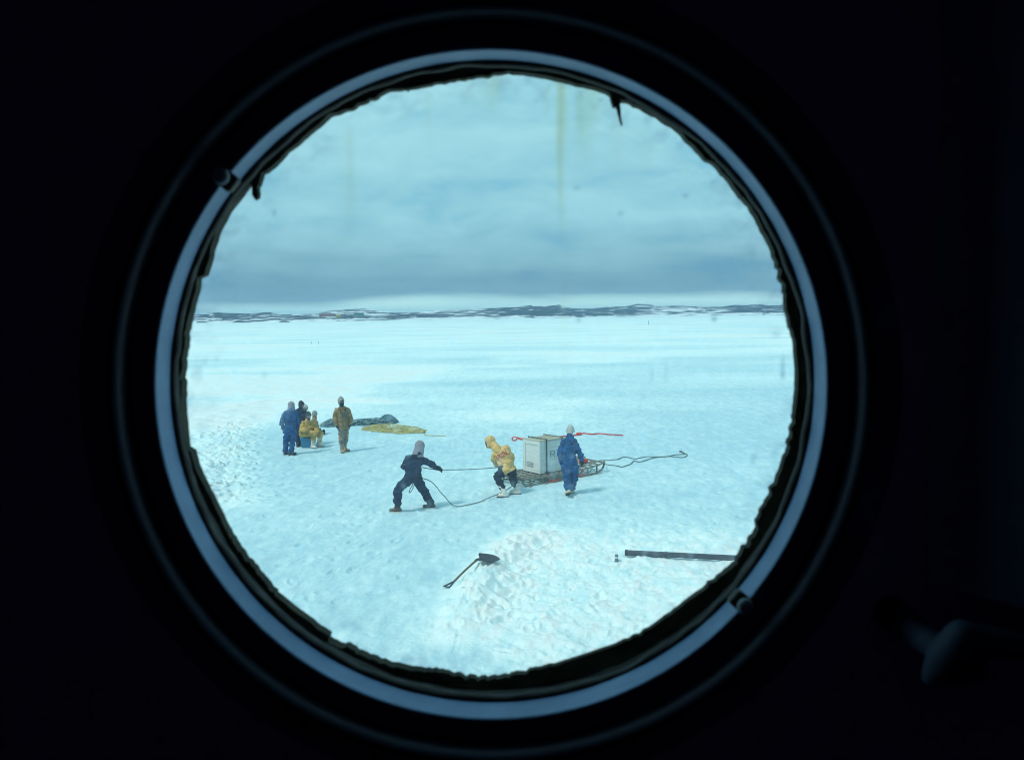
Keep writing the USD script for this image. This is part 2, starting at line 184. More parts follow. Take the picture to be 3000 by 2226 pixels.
OPENING = [(13.6, 189.1), (0.6, 187.3), (-16.8, 185.3), (-34.3, 182.7), (-48.8, 180.0), (-49.4, 178.6), (-50.6, 180.1), (-60.5, 178.8), (-72.2, 173.5), (-84.0, 168.6), (-98.6, 163.7), (-107.6, 156.1), (-116.6, 149.1), (-125.5, 142.0), (-133.1, 134.4), (-138.8, 129.9), (-141.2, 129.3), (-143.8, 122.2), (-145.0, 120.8), (-144.7, 114.4), (-147.1, 113.0), (-148.4, 115.6), (-147.9, 121.4), (-149.3, 123.1), (-154.3, 116.6), (-163.5, 106.0), (-171.4, 92.2), (-176.1, 77.7), (-179.9, 66.0), (-184.4, 64.3), (-185.3, 57.3), (-187.9, 49.9), (-191.5, 36.7), (-194.2, 23.4), (-196.4, 7.1), (-197.7, -7.9), (-197.5, -22.9), (-196.9, -36.5), (-196.3, -44.1), (-192.8, -46.5), (-190.8, -56.3), (-187.0, -65.5), (-181.5, -77.8), (-176.0, -90.1), (-170.5, -102.5), (-161.9, -116.5), (-153.2, -127.5), (-145.1, -138.8), (-142.7, -139.8), (-142.8, -142.0), (-129.8, -152.8), (-117.9, -162.4), (-110.7, -168.1), (-108.3, -170.0), (-109.0, -173.2), (-96.9, -177.4), (-84.8, -183.3), (-69.7, -190.1), (-57.4, -192.5), (-42.1, -194.9), (-26.9, -198.3), (-13.1, -200.7), (0.8, -201.2), (13.1, -198.8), (31.6, -195.0), (50.0, -189.8), (68.5, -183.7), (83.8, -178.3), (99.1, -170.9), (111.3, -162.3), (123.5, -153.0), (135.7, -143.8), (144.8, -136.1), (156.8, -125.4), (162.8, -116.2), (170.3, -103.9), (174.7, -91.6), (180.6, -79.5), (185.0, -70.3), (187.0, -62.7), (190.8, -52.1), (193.0, -41.6), (195.5, -28.0), (196.8, -13.0), (196.5, 2.0), (194.8, 18.4), (191.7, 28.8), (188.8, 41.3), (186.9, 54.0), (184.7, 64.3), (180.1, 76.6), (172.6, 90.7), (165.1, 103.8), (157.6, 112.6), (148.8, 124.2), (139.9, 132.9), (136.4, 133.9), (128.2, 143.1), (119.4, 151.8), (107.8, 159.9), (99.0, 164.9), (88.9, 169.8), (83.4, 171.0), (83.1, 167.9), (85.4, 156.8), (84.2, 156.5), (81.3, 167.4), (79.3, 167.7), (77.3, 174.5), (75.2, 176.2), (67.1, 178.6), (52.7, 181.9), (35.3, 186.3), (23.7, 188.2)]


# ------------------------------------------------------------------ the sea ice, one sheet to the horizon
MR = np.array(MOUND_RIDGE); BM = np.array(BERM)
def seg_dist(x, y, P):
    best = np.full(x.shape, 1e9); side = np.zeros(x.shape); along = np.zeros(x.shape); acc = 0.0
    for a, b in zip(P[:-1], P[1:]):
        d = b - a; n = np.hypot(*d); t = np.clip(((x - a[0]) * d[0] + (y - a[1]) * d[1]) / n**2, 0, 1)
        q = np.hypot(x - a[0] - t * d[0], y - a[1] - t * d[1]); s = (x - a[0]) * d[1] - (y - a[1]) * d[0]
        m = q < best; best = np.where(m, q, best); side = np.where(m, np.sign(s), side); along = np.where(m, acc + t * n, along); acc += n
    return best, side, along
def sst(x, a, b):
    t = np.clip((x - a) / (b - a), 0, 1); return t * t * (3 - 2 * t)
FOOT = []
_r = np.random.default_rng(5)
for _ in range(420):                                                  # trodden strip left of the standing group
    y = _r.uniform(19.5, 34.5); cx = np.interp(y, [19, 22, 26, 31, 35], [-7.0, -7.9, -9.4, -11.0, -12.0])
    FOOT.append((cx + _r.normal(0, 0.55), y, _r.uniform(0.11, 0.2), _r.uniform(0.07, 0.11), _r.uniform(-0.7, 0.7), _r.uniform(0.05, 0.12)))
for _ in range(260):
    y = _r.uniform(19.5, 36); cx = np.interp(y, [19, 22, 26, 31, 35], [-7.0, -7.9, -9.4, -11.0, -12.0])
    FOOT.append((cx - abs(_r.normal(0.8, 0.9)), y, _r.uniform(0.11, 0.2), _r.uniform(0.06, 0.1), _r.uniform(-0.7, 0.7), _r.uniform(0.015, 0.05)))
for _ in range(150):                                                  # around the mound
    FOOT.append((_r.uniform(-0.6, 4.6), _r.uniform(9.5, 17.0), _r.uniform(0.07, 0.15), _r.uniform(0.03, 0.06), _r.uniform(0, 3.1), _r.uniform(0.01, 0.04)))
for _ in range(700):
    FOOT.append((_r.uniform(-8, 7), _r.uniform(11, 34), _r.uniform(0.1, 0.17), _r.uniform(0.06, 0.09), _r.uniform(0, 3.1), _r.uniform(0.012, 0.042)))
_m = np.array(MOUND_RIDGE)
for _ in range(90):                                                   # shovel cuts and clods in the heap
    t = _r.uniform(0.8, 5.6); k = int(t); p = _m[k] * (1 - t + k) + _m[min(k + 1, 6)] * (t - k)
    FOOT.append((p[0] + _r.uniform(-0.25, 0.75), p[1] + _r.uniform(-0.2, 0.2), _r.uniform(0.07, 0.17), _r.uniform(0.05, 0.10), _r.uniform(0, 3.1), _r.uniform(0.015, 0.055)))
def relief(x, y):
    """(height, share of fresh white snow) at ground points"""
    x = np.asarray(x, float); y = np.asarray(y, float); D = np.hypot(x, y); z0 = np.zeros_like(x)
    P = lambda s, k: np.stack([x * s, y * s, z0 + k], -1)
    h = 0.05 * (meshkit.fbm(P(1 / 5.0, 1.3), 3, 1) - 0.5) * sst(D, 8, 14)
    h += 0.5 * (meshkit.fbm(P(1 / 55.0, 4.1), 4, 2) - 0.5) * sst(D, 45, 140)
    h += 0.030 * (meshkit.fbm(P(2.4, 7.7), 4, 3) - 0.5) + 0.030 * (meshkit.fbm(np.stack([x * 2.6, y * 1.0, z0], -1), 4, 8) - 0.5)
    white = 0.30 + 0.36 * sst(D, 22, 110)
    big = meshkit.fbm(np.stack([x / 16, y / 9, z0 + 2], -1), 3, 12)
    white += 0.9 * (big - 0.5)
    # shovelled heap and the rough snow to the right of it
    d, side, al = seg_dist(x, y, MR)
    n1 = meshkit.fbm(P(2.6, 3.0), 4, 5); n2 = meshkit.fbm(P(7.0, 5.0), 3, 6)
    wid = np.where(side > 0, 0.36, 0.30); amp = np.interp(al, [0, 1.2, 2.4, 3.6, 5.2], [0.04, 0.16, 0.22, 0.27, 0.05])
    heap = amp * np.exp(-(d / wid) ** 2) * (0.45 + 1.1 * n1)
    apron = np.exp(-np.maximum(d - 0.2, 0) / 0.8) * (0.10 * (n1 - 0.42) + 0.07 * (n2 - 0.45))
    right = sst(x, -0.9, 0.5) * (1 - sst(y, 14.5, 18.5))
    n4 = np.abs(2 * meshkit.fbm(np.stack([x * 3.2, y * 3.2, z0], -1), 4, 16) - 1)
    rough = right * (0.15 * (n1 - 0.45) + 0.07 * (n2 - 0.5) - 0.05 * np.clip(n4 - 0.25, 0, 1))
    heap = heap * (1 - 0.5 * np.clip(n4 - 0.15, 0, 1))
    h += heap + np.where(side > 0, apron, 0.35 * apron) + rough
    white += 0.55 * np.exp(-(d / 0.6) ** 2) + 0.50 * right + 0.3 * right * (n2 - 0.5)
    # low broken berm behind the group on the left, and the trodden strip
    d2, _, _ = seg_dist(x, y, BM)
    h += 0.16 * np.exp(-(d2 / 0.7) ** 2) * meshkit.fbm(P(1.6, 2.0), 4, 9); white += 0.6 * np.exp(-(d2 / 0.9) ** 2)
    lx = np.interp(y, [19, 22, 26, 31, 35], [-7.0, -7.9, -9.4, -11.0, -12.0]); strip = sst(lx - x, -1.6, 0.2) * sst(y, 17, 20) * (1 - sst(y, 36, 44))
    h += strip * 0.16 * (meshkit.fbm(np.stack([x * 1.5 + y * .5, y * 1.4, z0], -1), 4, 10) - 0.45); white += 0.45 * strip
    # loose snow scraps in the middle distance
    mid = sst(y, 30, 36) * (1 - sst(y, 60, 110)) * sst(meshkit.fbm(P(1 / 12.0, 9.9), 3, 14), 0.48, 0.66)
    h += mid * 0.16 * (meshkit.fbm(P(0.9, 1.0), 4, 15) - 0.4); white += 0.5 * mid
    return h, np.clip(white, 0, 1)
from scipy.interpolate import RegularGridInterpolator
_gx, _gy = np.arange(-15, 8.01, 0.06), np.arange(8, 46.01, 0.06); _gX, _gY = np.meshgrid(_gx, _gy, indexing='ij')
_near = RegularGridInterpolator((_gx, _gy), relief(_gX, _gY)[0])
def sheet_z(x, y):
    return float(_near((x, y))) if -15 < x < 8 and 8 < y < 46 else float(relief(np.array([x]), np.array([y]))[0][0])
def sheet_zs(P):
    return _near(np.asarray(P)[:, :2])
def make_ice():
    rr = np.concatenate([[0.6, 2.0, 4.0, 6.0, 7.5], np.geomspace(8.5, 48, 500), np.geomspace(48.4, 400, 260), np.geomspace(410, 6000, 70)])
    half = math.radians(33); core = np.linspace(-half, half, 720)
    aa = np.concatenate([core, np.linspace(half, 2 * np.pi - half, 42)[1:-1]])
    R, A = np.meshgrid(rr, aa, indexing='ij'); x, y = R * np.sin(A), R * np.cos(A)
    h = np.zeros_like(x); w = np.full_like(x, 0.5)
    for i in range(0, len(rr), 60):
        h[i:i + 60], w[i:i + 60] = relief(x[i:i + 60], y[i:i + 60])
    na = len(aa)
    for fx, fy, a, b, th, dep in FOOT:
        D = math.hypot(fx, fy); i0, i1 = np.searchsorted(rr, [D - 0.45, D + 0.45]); az = math.atan2(fx, fy); j0, j1 = np.searchsorted(core, [az - 0.45 / D, az + 0.45 / D])
        if j1 - j0 < 2 or i1 - i0 < 2: continue
        X, Y = x[i0:i1, j0:j1] - fx, y[i0:i1, j0:j1] - fy; c, s = math.cos(th), math.sin(th)
        q = np.sqrt(((c * X + s * Y) / a) ** 2 + ((-s * X + c * Y) / b) ** 2)
        h[i0:i1, j0:j1] += dep * (-np.exp(-q**4) + 0.35 * np.exp(-((q - 1.35) / 0.35) ** 2))
    v = np.stack([x, y, h], -1).reshape(-1, 3); i = np.arange(len(rr) - 1)[:, None]; j = np.arange(na)[None, :]; j2 = (j + 1) % na
    a, b, c, d = (i * na + j).ravel(), (i * na + j2).ravel(), ((i + 1) * na + j2).ravel(), ((i + 1) * na + j).ravel()
    f = np.vstack([np.c_[a, c, b], np.c_[a, d, c]])
    v = np.vstack([v, [[0, 0, 0]]]); k = np.arange(na); f = np.vstack([f, np.c_[np.full(na, len(v) - 1), k, (k + 1) % na][:, [0, 2, 1]]])
    return v, f, np.r_[w.ravel(), 0.5]
snow_mat = usdkit.material(stage, '/World/Looks/snow', {
    'g': ('geometry', {}), 'w': ('attribute', {'attribute': 'white'}),
    'm1': ('mapping', {'mapping_type': 'point', 'scale': (0.012, 0.05, 1.0)}), 'n1': ('noise_texture', {'scale': 1.0, 'detail': 5.0, 'roughness': 0.55, 'distortion': 0.5}),
    'm2': ('mapping', {'mapping_type': 'point', 'scale': (1.7, 0.6, 1.0)}), 'n2': ('noise_texture', {'scale': 1.0, 'detail': 6.0, 'roughness': 0.65}),
    'a1': ('math', {'math_type': 'multiply_add', 'value2': 1.2, 'value3': -0.60}), 'a2': ('math', {'math_type': 'multiply_add', 'value2': 0.9, 'value3': -0.45}),
    's1': ('math', {'math_type': 'add'}), 's2': ('math', {'math_type': 'add'}),
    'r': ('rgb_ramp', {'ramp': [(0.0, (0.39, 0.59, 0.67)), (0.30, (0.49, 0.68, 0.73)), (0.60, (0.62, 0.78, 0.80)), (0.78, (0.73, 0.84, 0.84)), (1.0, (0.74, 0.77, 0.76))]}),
    'm5': ('mapping', {'mapping_type': 'point', 'scale': (5.0, 1.8, 1.0)}), 'n5': ('noise_texture', {'scale': 1.0, 'detail': 6.0, 'roughness': 0.7}), 'a5': ('math', {'math_type': 'multiply_add', 'value2': 1.6, 'value3': -0.80}), 's5': ('math', {'math_type': 'add'}),
    'n3': ('noise_texture', {'scale': 7.0, 'detail': 6.0, 'roughness': 0.72}), 'bp': ('bump', {'strength': 0.8, 'distance': 0.05}),
    'p': ('principled_bsdf', {'roughness': 0.62, 'specular_ior_level': 0.25})},
    [('g.position', 'm1.vector'), ('m1.vector', 'n1.vector'), ('g.position', 'm2.vector'), ('m2.vector', 'n2.vector'), ('n1.fac', 'a1.value1'), ('n2.fac', 'a2.value1'),
     ('a1.value', 's1.value1'), ('a2.value', 's1.value2'), ('s1.value', 's2.value1'), ('w.fac', 's2.value2'), ('g.position', 'm5.vector'), ('m5.vector', 'n5.vector'), ('n5.fac', 'a5.value1'), ('a5.value', 's5.value1'), ('s2.value', 's5.value2'), ('s5.value', 'r.fac'), ('r.color', 'p.base_color'),
     ('g.position', 'n3.vector'), ('n3.fac', 'bp.height'), ('bp.normal', 'p.normal')], surface='p.BSDF')
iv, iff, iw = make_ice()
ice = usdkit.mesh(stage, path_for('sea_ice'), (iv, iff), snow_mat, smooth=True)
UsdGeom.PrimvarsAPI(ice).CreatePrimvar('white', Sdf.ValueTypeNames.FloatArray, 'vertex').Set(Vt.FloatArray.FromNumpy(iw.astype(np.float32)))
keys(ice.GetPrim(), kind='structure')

# ------------------------------------------------------------------ the low rocky hills on the far shore
def make_hills():
    sk = np.array(SKYLINE); az = np.radians(np.linspace(-38, 38, 900)); dg = np.degrees(az)
    top = np.interp(dg, sk[:, 0], sk[:, 1], left=0.3, right=0.42)
    n = meshkit.fbm(np.stack([dg * 0.9, 0 * dg, 0 * dg + 3], -1), 5, 21) - 0.5
    edge = (dg < sk[0, 0]) | (dg > sk[-1, 0]); top = top + np.where(edge, 0.35 * n, 0.04 * (meshkit.fbm(np.stack([dg * 7, 0 * dg, 0 * dg], -1), 3, 22) - 0.5))
    sh = np.array([(math.degrees(math.atan2(a, b)), math.hypot(a, b)) for a, b, _ in SHORE_LINE]); shore = np.interp(dg, sh[:, 0], sh[:, 1])
    from scipy.ndimage import gaussian_filter1d
    shore = gaussian_filter1d(shore, 18) + 130 * (meshkit.fbm(np.stack([dg * 1.4, 0 * dg, 0 * dg + 8], -1), 4, 23) - 0.5)
    t = np.linspace(0, 1, 64) ** 1.1; depth = 1150.0
    Rg = shore[None] + t[:, None] * depth; peak = 0.62; Rp = shore + peak * depth; top = np.radians(top) * np.interp(dg, [-14, -4], [1.5, 1.3]); top = np.degrees(top); hp = EYE + np.tan(np.radians(top)) * Rp
    prof = np.where(t < peak, np.sin(np.pi / 2 * np.clip(t / peak, 0, 1)) ** 1.15, np.cos(np.pi / 2 * np.clip((t - peak) / (1 - peak), 0, 1)) ** 0.8)
    X, Y = Rg * np.sin(az)[None], Rg * np.cos(az)[None]
    rough = meshkit.fbm(np.stack([X / 160, Y / 160, 0 * X], -1), 5, 24)
    low = np.clip(1 - np.abs(t - 0.28) / 0.26, 0, 1)[:, None]
    Z = hp[None] * prof[:, None] * np.where(t[:, None] < 0.58, 0.62 + 0.5 * rough, 1.0)
    los = EYE + (np.tan(np.radians(top))[None]) * Rg                        # keep the foothills under the crest line
    Z = np.where(t[:, None] < 0.58, np.minimum(Z, los - 0.6), np.minimum(Z, los)); Z = np.maximum(Z, -0.4) - np.where(t < 0.01, 0.6, 0)[:, None]
    Z[-1] = -0.5
    nt, na = Z.shape; v = np.stack([X, Y, Z], -1).reshape(-1, 3); i = np.arange(nt - 1)[:, None]; j = np.arange(na - 1)[None]
    a, b, c, d = (i * na + j).ravel(), (i * na + j + 1).ravel(), ((i + 1) * na + j + 1).ravel(), ((i + 1) * na + j).ravel()
    return v, np.vstack([np.c_[a, c, b], np.c_[a, d, c]]), (dg, shore, depth)
hill_mat = usdkit.material(stage, '/World/Looks/hill_rock_and_snow', {
    'g': ('geometry', {}), 'm': ('mapping', {'mapping_type': 'point', 'scale': (0.015, 0.005, 0.30)}), 'n': ('noise_texture', {'scale': 1.0, 'detail': 6.0, 'roughness': 0.62, 'distortion': 0.4}),
    'mb': ('mapping', {'mapping_type': 'point', 'scale': (0.0022, 0.001, 0.03)}), 'nb': ('noise_texture', {'scale': 1.0, 'detail': 2.0}),
    'x': ('separate_xyz', {}), 'lowz': ('map_range', {'range_type': 'smoothstep', 'from_min': 1.0, 'from_max': 7.0, 'to_min': 0.14, 'to_max': 0.0, 'clamp': True}),
    'wx': ('map_range', {'range_type': 'linear', 'from_min': -900.0, 'from_max': -50.0, 'to_min': 0.03, 'to_max': 0.0, 'clamp': True}), 's4': ('math', {'math_type': 'add'}),
    'nbm': ('math', {'math_type': 'multiply_add', 'value2': 0.55, 'value3': -0.275}), 's': ('math', {'math_type': 'add'}), 's3': ('math', {'math_type': 'add'}),
    'r': ('rgb_ramp', {'ramp': [(0.0, (0.025, 0.036, 0.050)), (0.512, (0.038, 0.054, 0.078)), (0.55, (0.40, 0.43, 0.45)), (0.60, (0.72, 0.78, 0.8)), (1.0, (0.78, 0.84, 0.86))]}),
    'p': ('principled_bsdf', {'roughness': 0.9, 'specular_ior_level': 0.1})},
    [('g.position', 'm.vector'), ('m.vector', 'n.vector'), ('g.position', 'mb.vector'), ('mb.vector', 'nb.vector'), ('nb.fac', 'nbm.value1'), ('n.fac', 's.value1'), ('nbm.value', 's.value2'),
     ('g.position', 'x.vector'), ('x.z', 'lowz.value'), ('lowz.result', 's3.value1'), ('s.value', 's3.value2'), ('x.x', 'wx.value'), ('wx.result', 's4.value1'), ('s3.value', 's4.value2'), ('s4.value', 'r.fac'), ('r.color', 'p.base_color')], surface='p.BSDF')
hv, hf, HINFO = make_hills()
obj('hills', (hv, hf), hill_mat, smooth=True, kind='structure')

# ------------------------------------------------------------------ air
haze_mat = usdkit.material(stage, '/World/Looks/haze', {'v': ('principled_volume', {'color': (0.40, 0.72, 1.0), 'density': HAZE, 'anisotropy': 0.0})}, [], volume='v.volume') if (HAZE := 0.00017) else None
if haze_mat:
    hz = trimesh.creation.box((13000, 13000, 62)); hz.apply_translation((0, 0, 29.0))
    obj('haze', hz, haze_mat, smooth=False, kind='stuff', label='thin pale blue air fading the far hills', cat='haze')

# ------------------------------------------------------------------ the ship's side and the dark cabin
CX, CZ = -0.0118, 4.4560                       # the porthole's axis
FRONT, GLASS = 0.45, 0.5155
dark_paint = plain('cabin_paint', (0.64, 0.46, 0.72), 0.7, var=0.1, spec=0.2)
hull_paint = plain('hull_paint', (0.30, 0.05, 0.04), 0.5)
white_paint = usdkit.material(stage, '/World/Looks/worn_pale_blue_paint', {
    'tc': ('texture_coordinate', {}), 'n': ('noise_texture', {'scale': 16.0, 'detail': 6.0, 'roughness': 0.65}), 'n2': ('noise_texture', {'scale': 90.0, 'detail': 4.0, 'roughness': 0.7}),
    'r': ('rgb_ramp', {'ramp': [(0.30, (0.10, 0.21, 0.39)), (0.70, (0.20, 0.36, 0.62))]}), 'c': ('rgb_ramp', {'ramp': [(0.0, (0.25, 0.22, 0.2)), (0.27, (0.4, 0.38, 0.36)), (0.33, (1, 1, 1))]}),
    'm': ('mix_color', {'blend_type': 'multiply', 'fac': 1.0}), 'bp': ('bump', {'strength': 0.4, 'distance': 0.001}), 'p': ('principled_bsdf', {'roughness': 0.5, 'specular_ior_level': 0.35})},
    [('tc.object', 'n.vector'), ('tc.object', 'n2.vector'), ('n.fac', 'r.fac'), ('n2.fac', 'c.fac'), ('r.color', 'm.a'), ('c.color', 'm.b'), ('m.result', 'p.base_color'), ('n2.fac', 'bp.height'), ('bp.normal', 'p.normal')], surface='p.BSDF')
black_metal = plain('dark_porthole_metal', (0.03, 0.032, 0.04), 0.38, var=0.2, scale=20)
clip_metal = plain('black_clip_metal', (0.008, 0.008, 0.010), 0.6)
flange_paint = plain('dark_flange_paint', (0.26, 0.24, 0.36), 0.5, var=0.2, scale=20)
lip_metal = plain('porthole_rim_metal', (0.035, 0.06, 0.105), 0.45, var=0.12, scale=25)
rubber = plain('rubber', (0.012, 0.013, 0.013), 0.65, var=0.95, scale=24, spec=0.35)
brass = plain('worn_screw', (0.45, 0.55, 0.62), 0.5, 0.0)
wall_poly = sg.box(-1.7, 2.6, 1.7, 5.4).difference(sg.Point(CX, CZ).buffer(0.2145, 64))
def wall_y(poly, y0, y1):
    e = trimesh.creation.extrude_polygon(poly, y1 - y0, engine='earcut'); v = np.array(e.vertices)
    return trimesh.Trimesh(np.c_[v[:, 0], y1 - v[:, 2], v[:, 1]], np.array(e.faces), process=False)
obj('cabin_wall', wall_y(wall_poly, FRONT, 0.53), dark_paint, smooth=False, kind='structure')
for c, s in (((-1.66, -0.8, 4.0), (0.08, 2.49, 2.8)), ((1.66, -0.8, 4.0), (0.08, 2.49, 2.8)), ((0, -2.09, 4.0), (3.4, 0.08, 2.8))):
    obj('cabin_wall', box(c, s), dark_paint, smooth=False, kind='structure')
obj('cabin_floor', box((0, -0.8, 2.63), (3.23, 2.49, 0.06)), dark_paint, smooth=False, kind='structure')
obj('cabin_ceiling', box((0, -0.8, 5.37), (3.23, 2.49, 0.06)), dark_paint, smooth=False, kind='structure')
ship = thing('ship_side', 'red steel ship side holding the round window, its inner face dark', 'ship', (0, 0.532, 0))
hull_poly = sg.box(-9, -0.2, 9, 7.2).difference(sg.Point(CX, CZ).buffer(0.245, 64))
hp_ = wall_y(hull_poly, 0.0, 0.012); obj('hull_plate', hp_, hull_paint, ship, smooth=False)
obj('deck_edge', box((0, -1.36, 7.16), (18, 2.7, 0.08)), hull_paint, ship, smooth=False)
for sx in (-1, 1): obj('hull_end', box((sx * 8.99, -1.36, 3.45), (0.02, 2.7, 7.3)), hull_paint, ship, smooth=False)
obj('hull_plate', box((0, -2.7, 3.45), (17.9, 0.02, 7.3)), hull_paint, ship, smooth=False)

port = thing('porthole', 'round ship porthole with pale bore, ragged black seal and stained glass', 'porthole', (CX, FRONT, CZ))
obj('flange', lathe_y([(-0.003, 0.1895), (-0.003, 0.232), (0.002, 0.2345), (0.002, 0.1895)], 0, 0), flange_paint, port)
obj('bore', lathe_y([(-0.0035, 0.1885), (-0.0045, 0.1890), (-0.0045, 0.1894), (0.0200, 0.2140), (0.0200, 0.1908)], 0, 0, 200), white_paint, port, smooth=25)
obj('rim', lathe_y([(-0.0030 - 0.013 * math.sin(t), 0.2085 - 0.0052 * math.cos(t)) for t in np.linspace(0, math.pi, 13)], 0, 0, 200), lip_metal, port, smooth=60)
prof = [(0.0201, 0.1904), (0.0220, 0.1888), (0.0255, 0.1884), (0.0290, 0.1900), (0.034, 0.1945), (0.041, 0.1970), (0.046, 0.1990), (0.051, 0.1984), (0.0555, 0.2045), (0.0625, 0.2068), (0.0625, 0.2142), (0.0201, 0.2142)]
gk = lathe_y(prof, 0, 0, 220); v = np.array(gk.vertices); rr_ = np.hypot(v[:, 0], v[:, 2]); k_ = 1 + np.where(rr_ < 0.21, 0.020 * (meshkit.fbm(v * 70, 4, 31) - 0.5), 0); v[:, 0] *= k_; v[:, 2] *= k_
obj('seal', trimesh.Trimesh(v, gk.faces, process=False), rubber, port, smooth=40)
# the ragged inner edge of the old sealant, traced round the glass
op = np.array(OPENING) / 1000.0; op = np.vstack([op, op[:1]]); fine = []
for a, b in zip(op[:-1], op[1:]):
    n = max(1, int(np.hypot(*(b - a)) / 0.0012)); fine += [a + (b - a) * k / n for k in range(n)]
fine = np.array(fine); ang = np.arctan2(fine[:, 1], fine[:, 0]); arc = np.arange(len(fine)) * 0.0012
jag = 0.0052 * meshkit.fbm(np.stack([arc * 35, 0 * arc + 4, 0 * arc], -1), 2, 37) ** 1.5 * (meshkit.fbm(np.stack([arc * 260, 0 * arc, 0 * arc], -1), 4, 33) - 0.5) * (0.7 + 1.0 * (np.cos(ang + 0.75) > 0.2))
fine = fine * (1 + jag / np.hypot(fine[:, 0], fine[:, 1]))[:, None] + np.array([-0.0018, 0.0065])
ragged = sg.Point(0, 0).buffer(0.2142, 96).difference(sg.Polygon(fine).buffer(0))
ragged = max(getattr(ragged, 'geoms', [ragged]), key=lambda g: g.area)
putty = plain('old_dark_sealant', (0.055, 0.055, 0.034), 0.75, var=0.6, scale=35, spec=0.3)
lip = wall_y(ragged, GLASS - FRONT - 0.0028, GLASS - FRONT - 0.0006).subdivide_to_size(0.006); v = np.array(lip.vertices); rl_ = np.hypot(v[:, 0], v[:, 2]); frontside = v[:, 1] < GLASS - FRONT - 0.0017
v[:, 1] -= np.where(frontside, 0.014 * np.clip((rl_ - 0.186) / 0.026, 0, 1) + 0.0030 * (meshkit.fbm(v * 130, 4, 36) - 0.5) * np.clip((rl_ - 0.188) / 0.004, 0, 1), 0)
obj('sealant', trimesh.Trimesh(v, lip.faces, process=False), putty, port, smooth=30, label='ragged black sealant edge with torn shreds hanging')
for a, r in ((139.8, 0.1862), (-40.3, 0.1838)):
    ca, sa = math.cos(math.radians(a)), math.sin(math.radians(a)); ez = np.array([ca, 0, sa]); ex = np.array([-sa, 0, ca])
    b = rbox((0, 0, 0), (0.0095, 0.008, 0.0100), 0.0012); M = np.eye(4); M[:3, 0], M[:3, 1], M[:3, 2] = ex, (0, 1, 0), ez; M[:3, 3] = ez * (r - 0.0010) + np.array([0, -0.0088, 0])
    b.apply_transform(M); clip = obj('retaining_clip', b, clip_metal, port)
    s = trimesh.creation.icosphere(3, 0.0046); s.apply_scale((1, 0.7, 1)); s.apply_translation(ez * (r + 0.0012) + np.array([0, -0.0145, 0])); obj('screw_head', s, brass, clip, smooth=True)
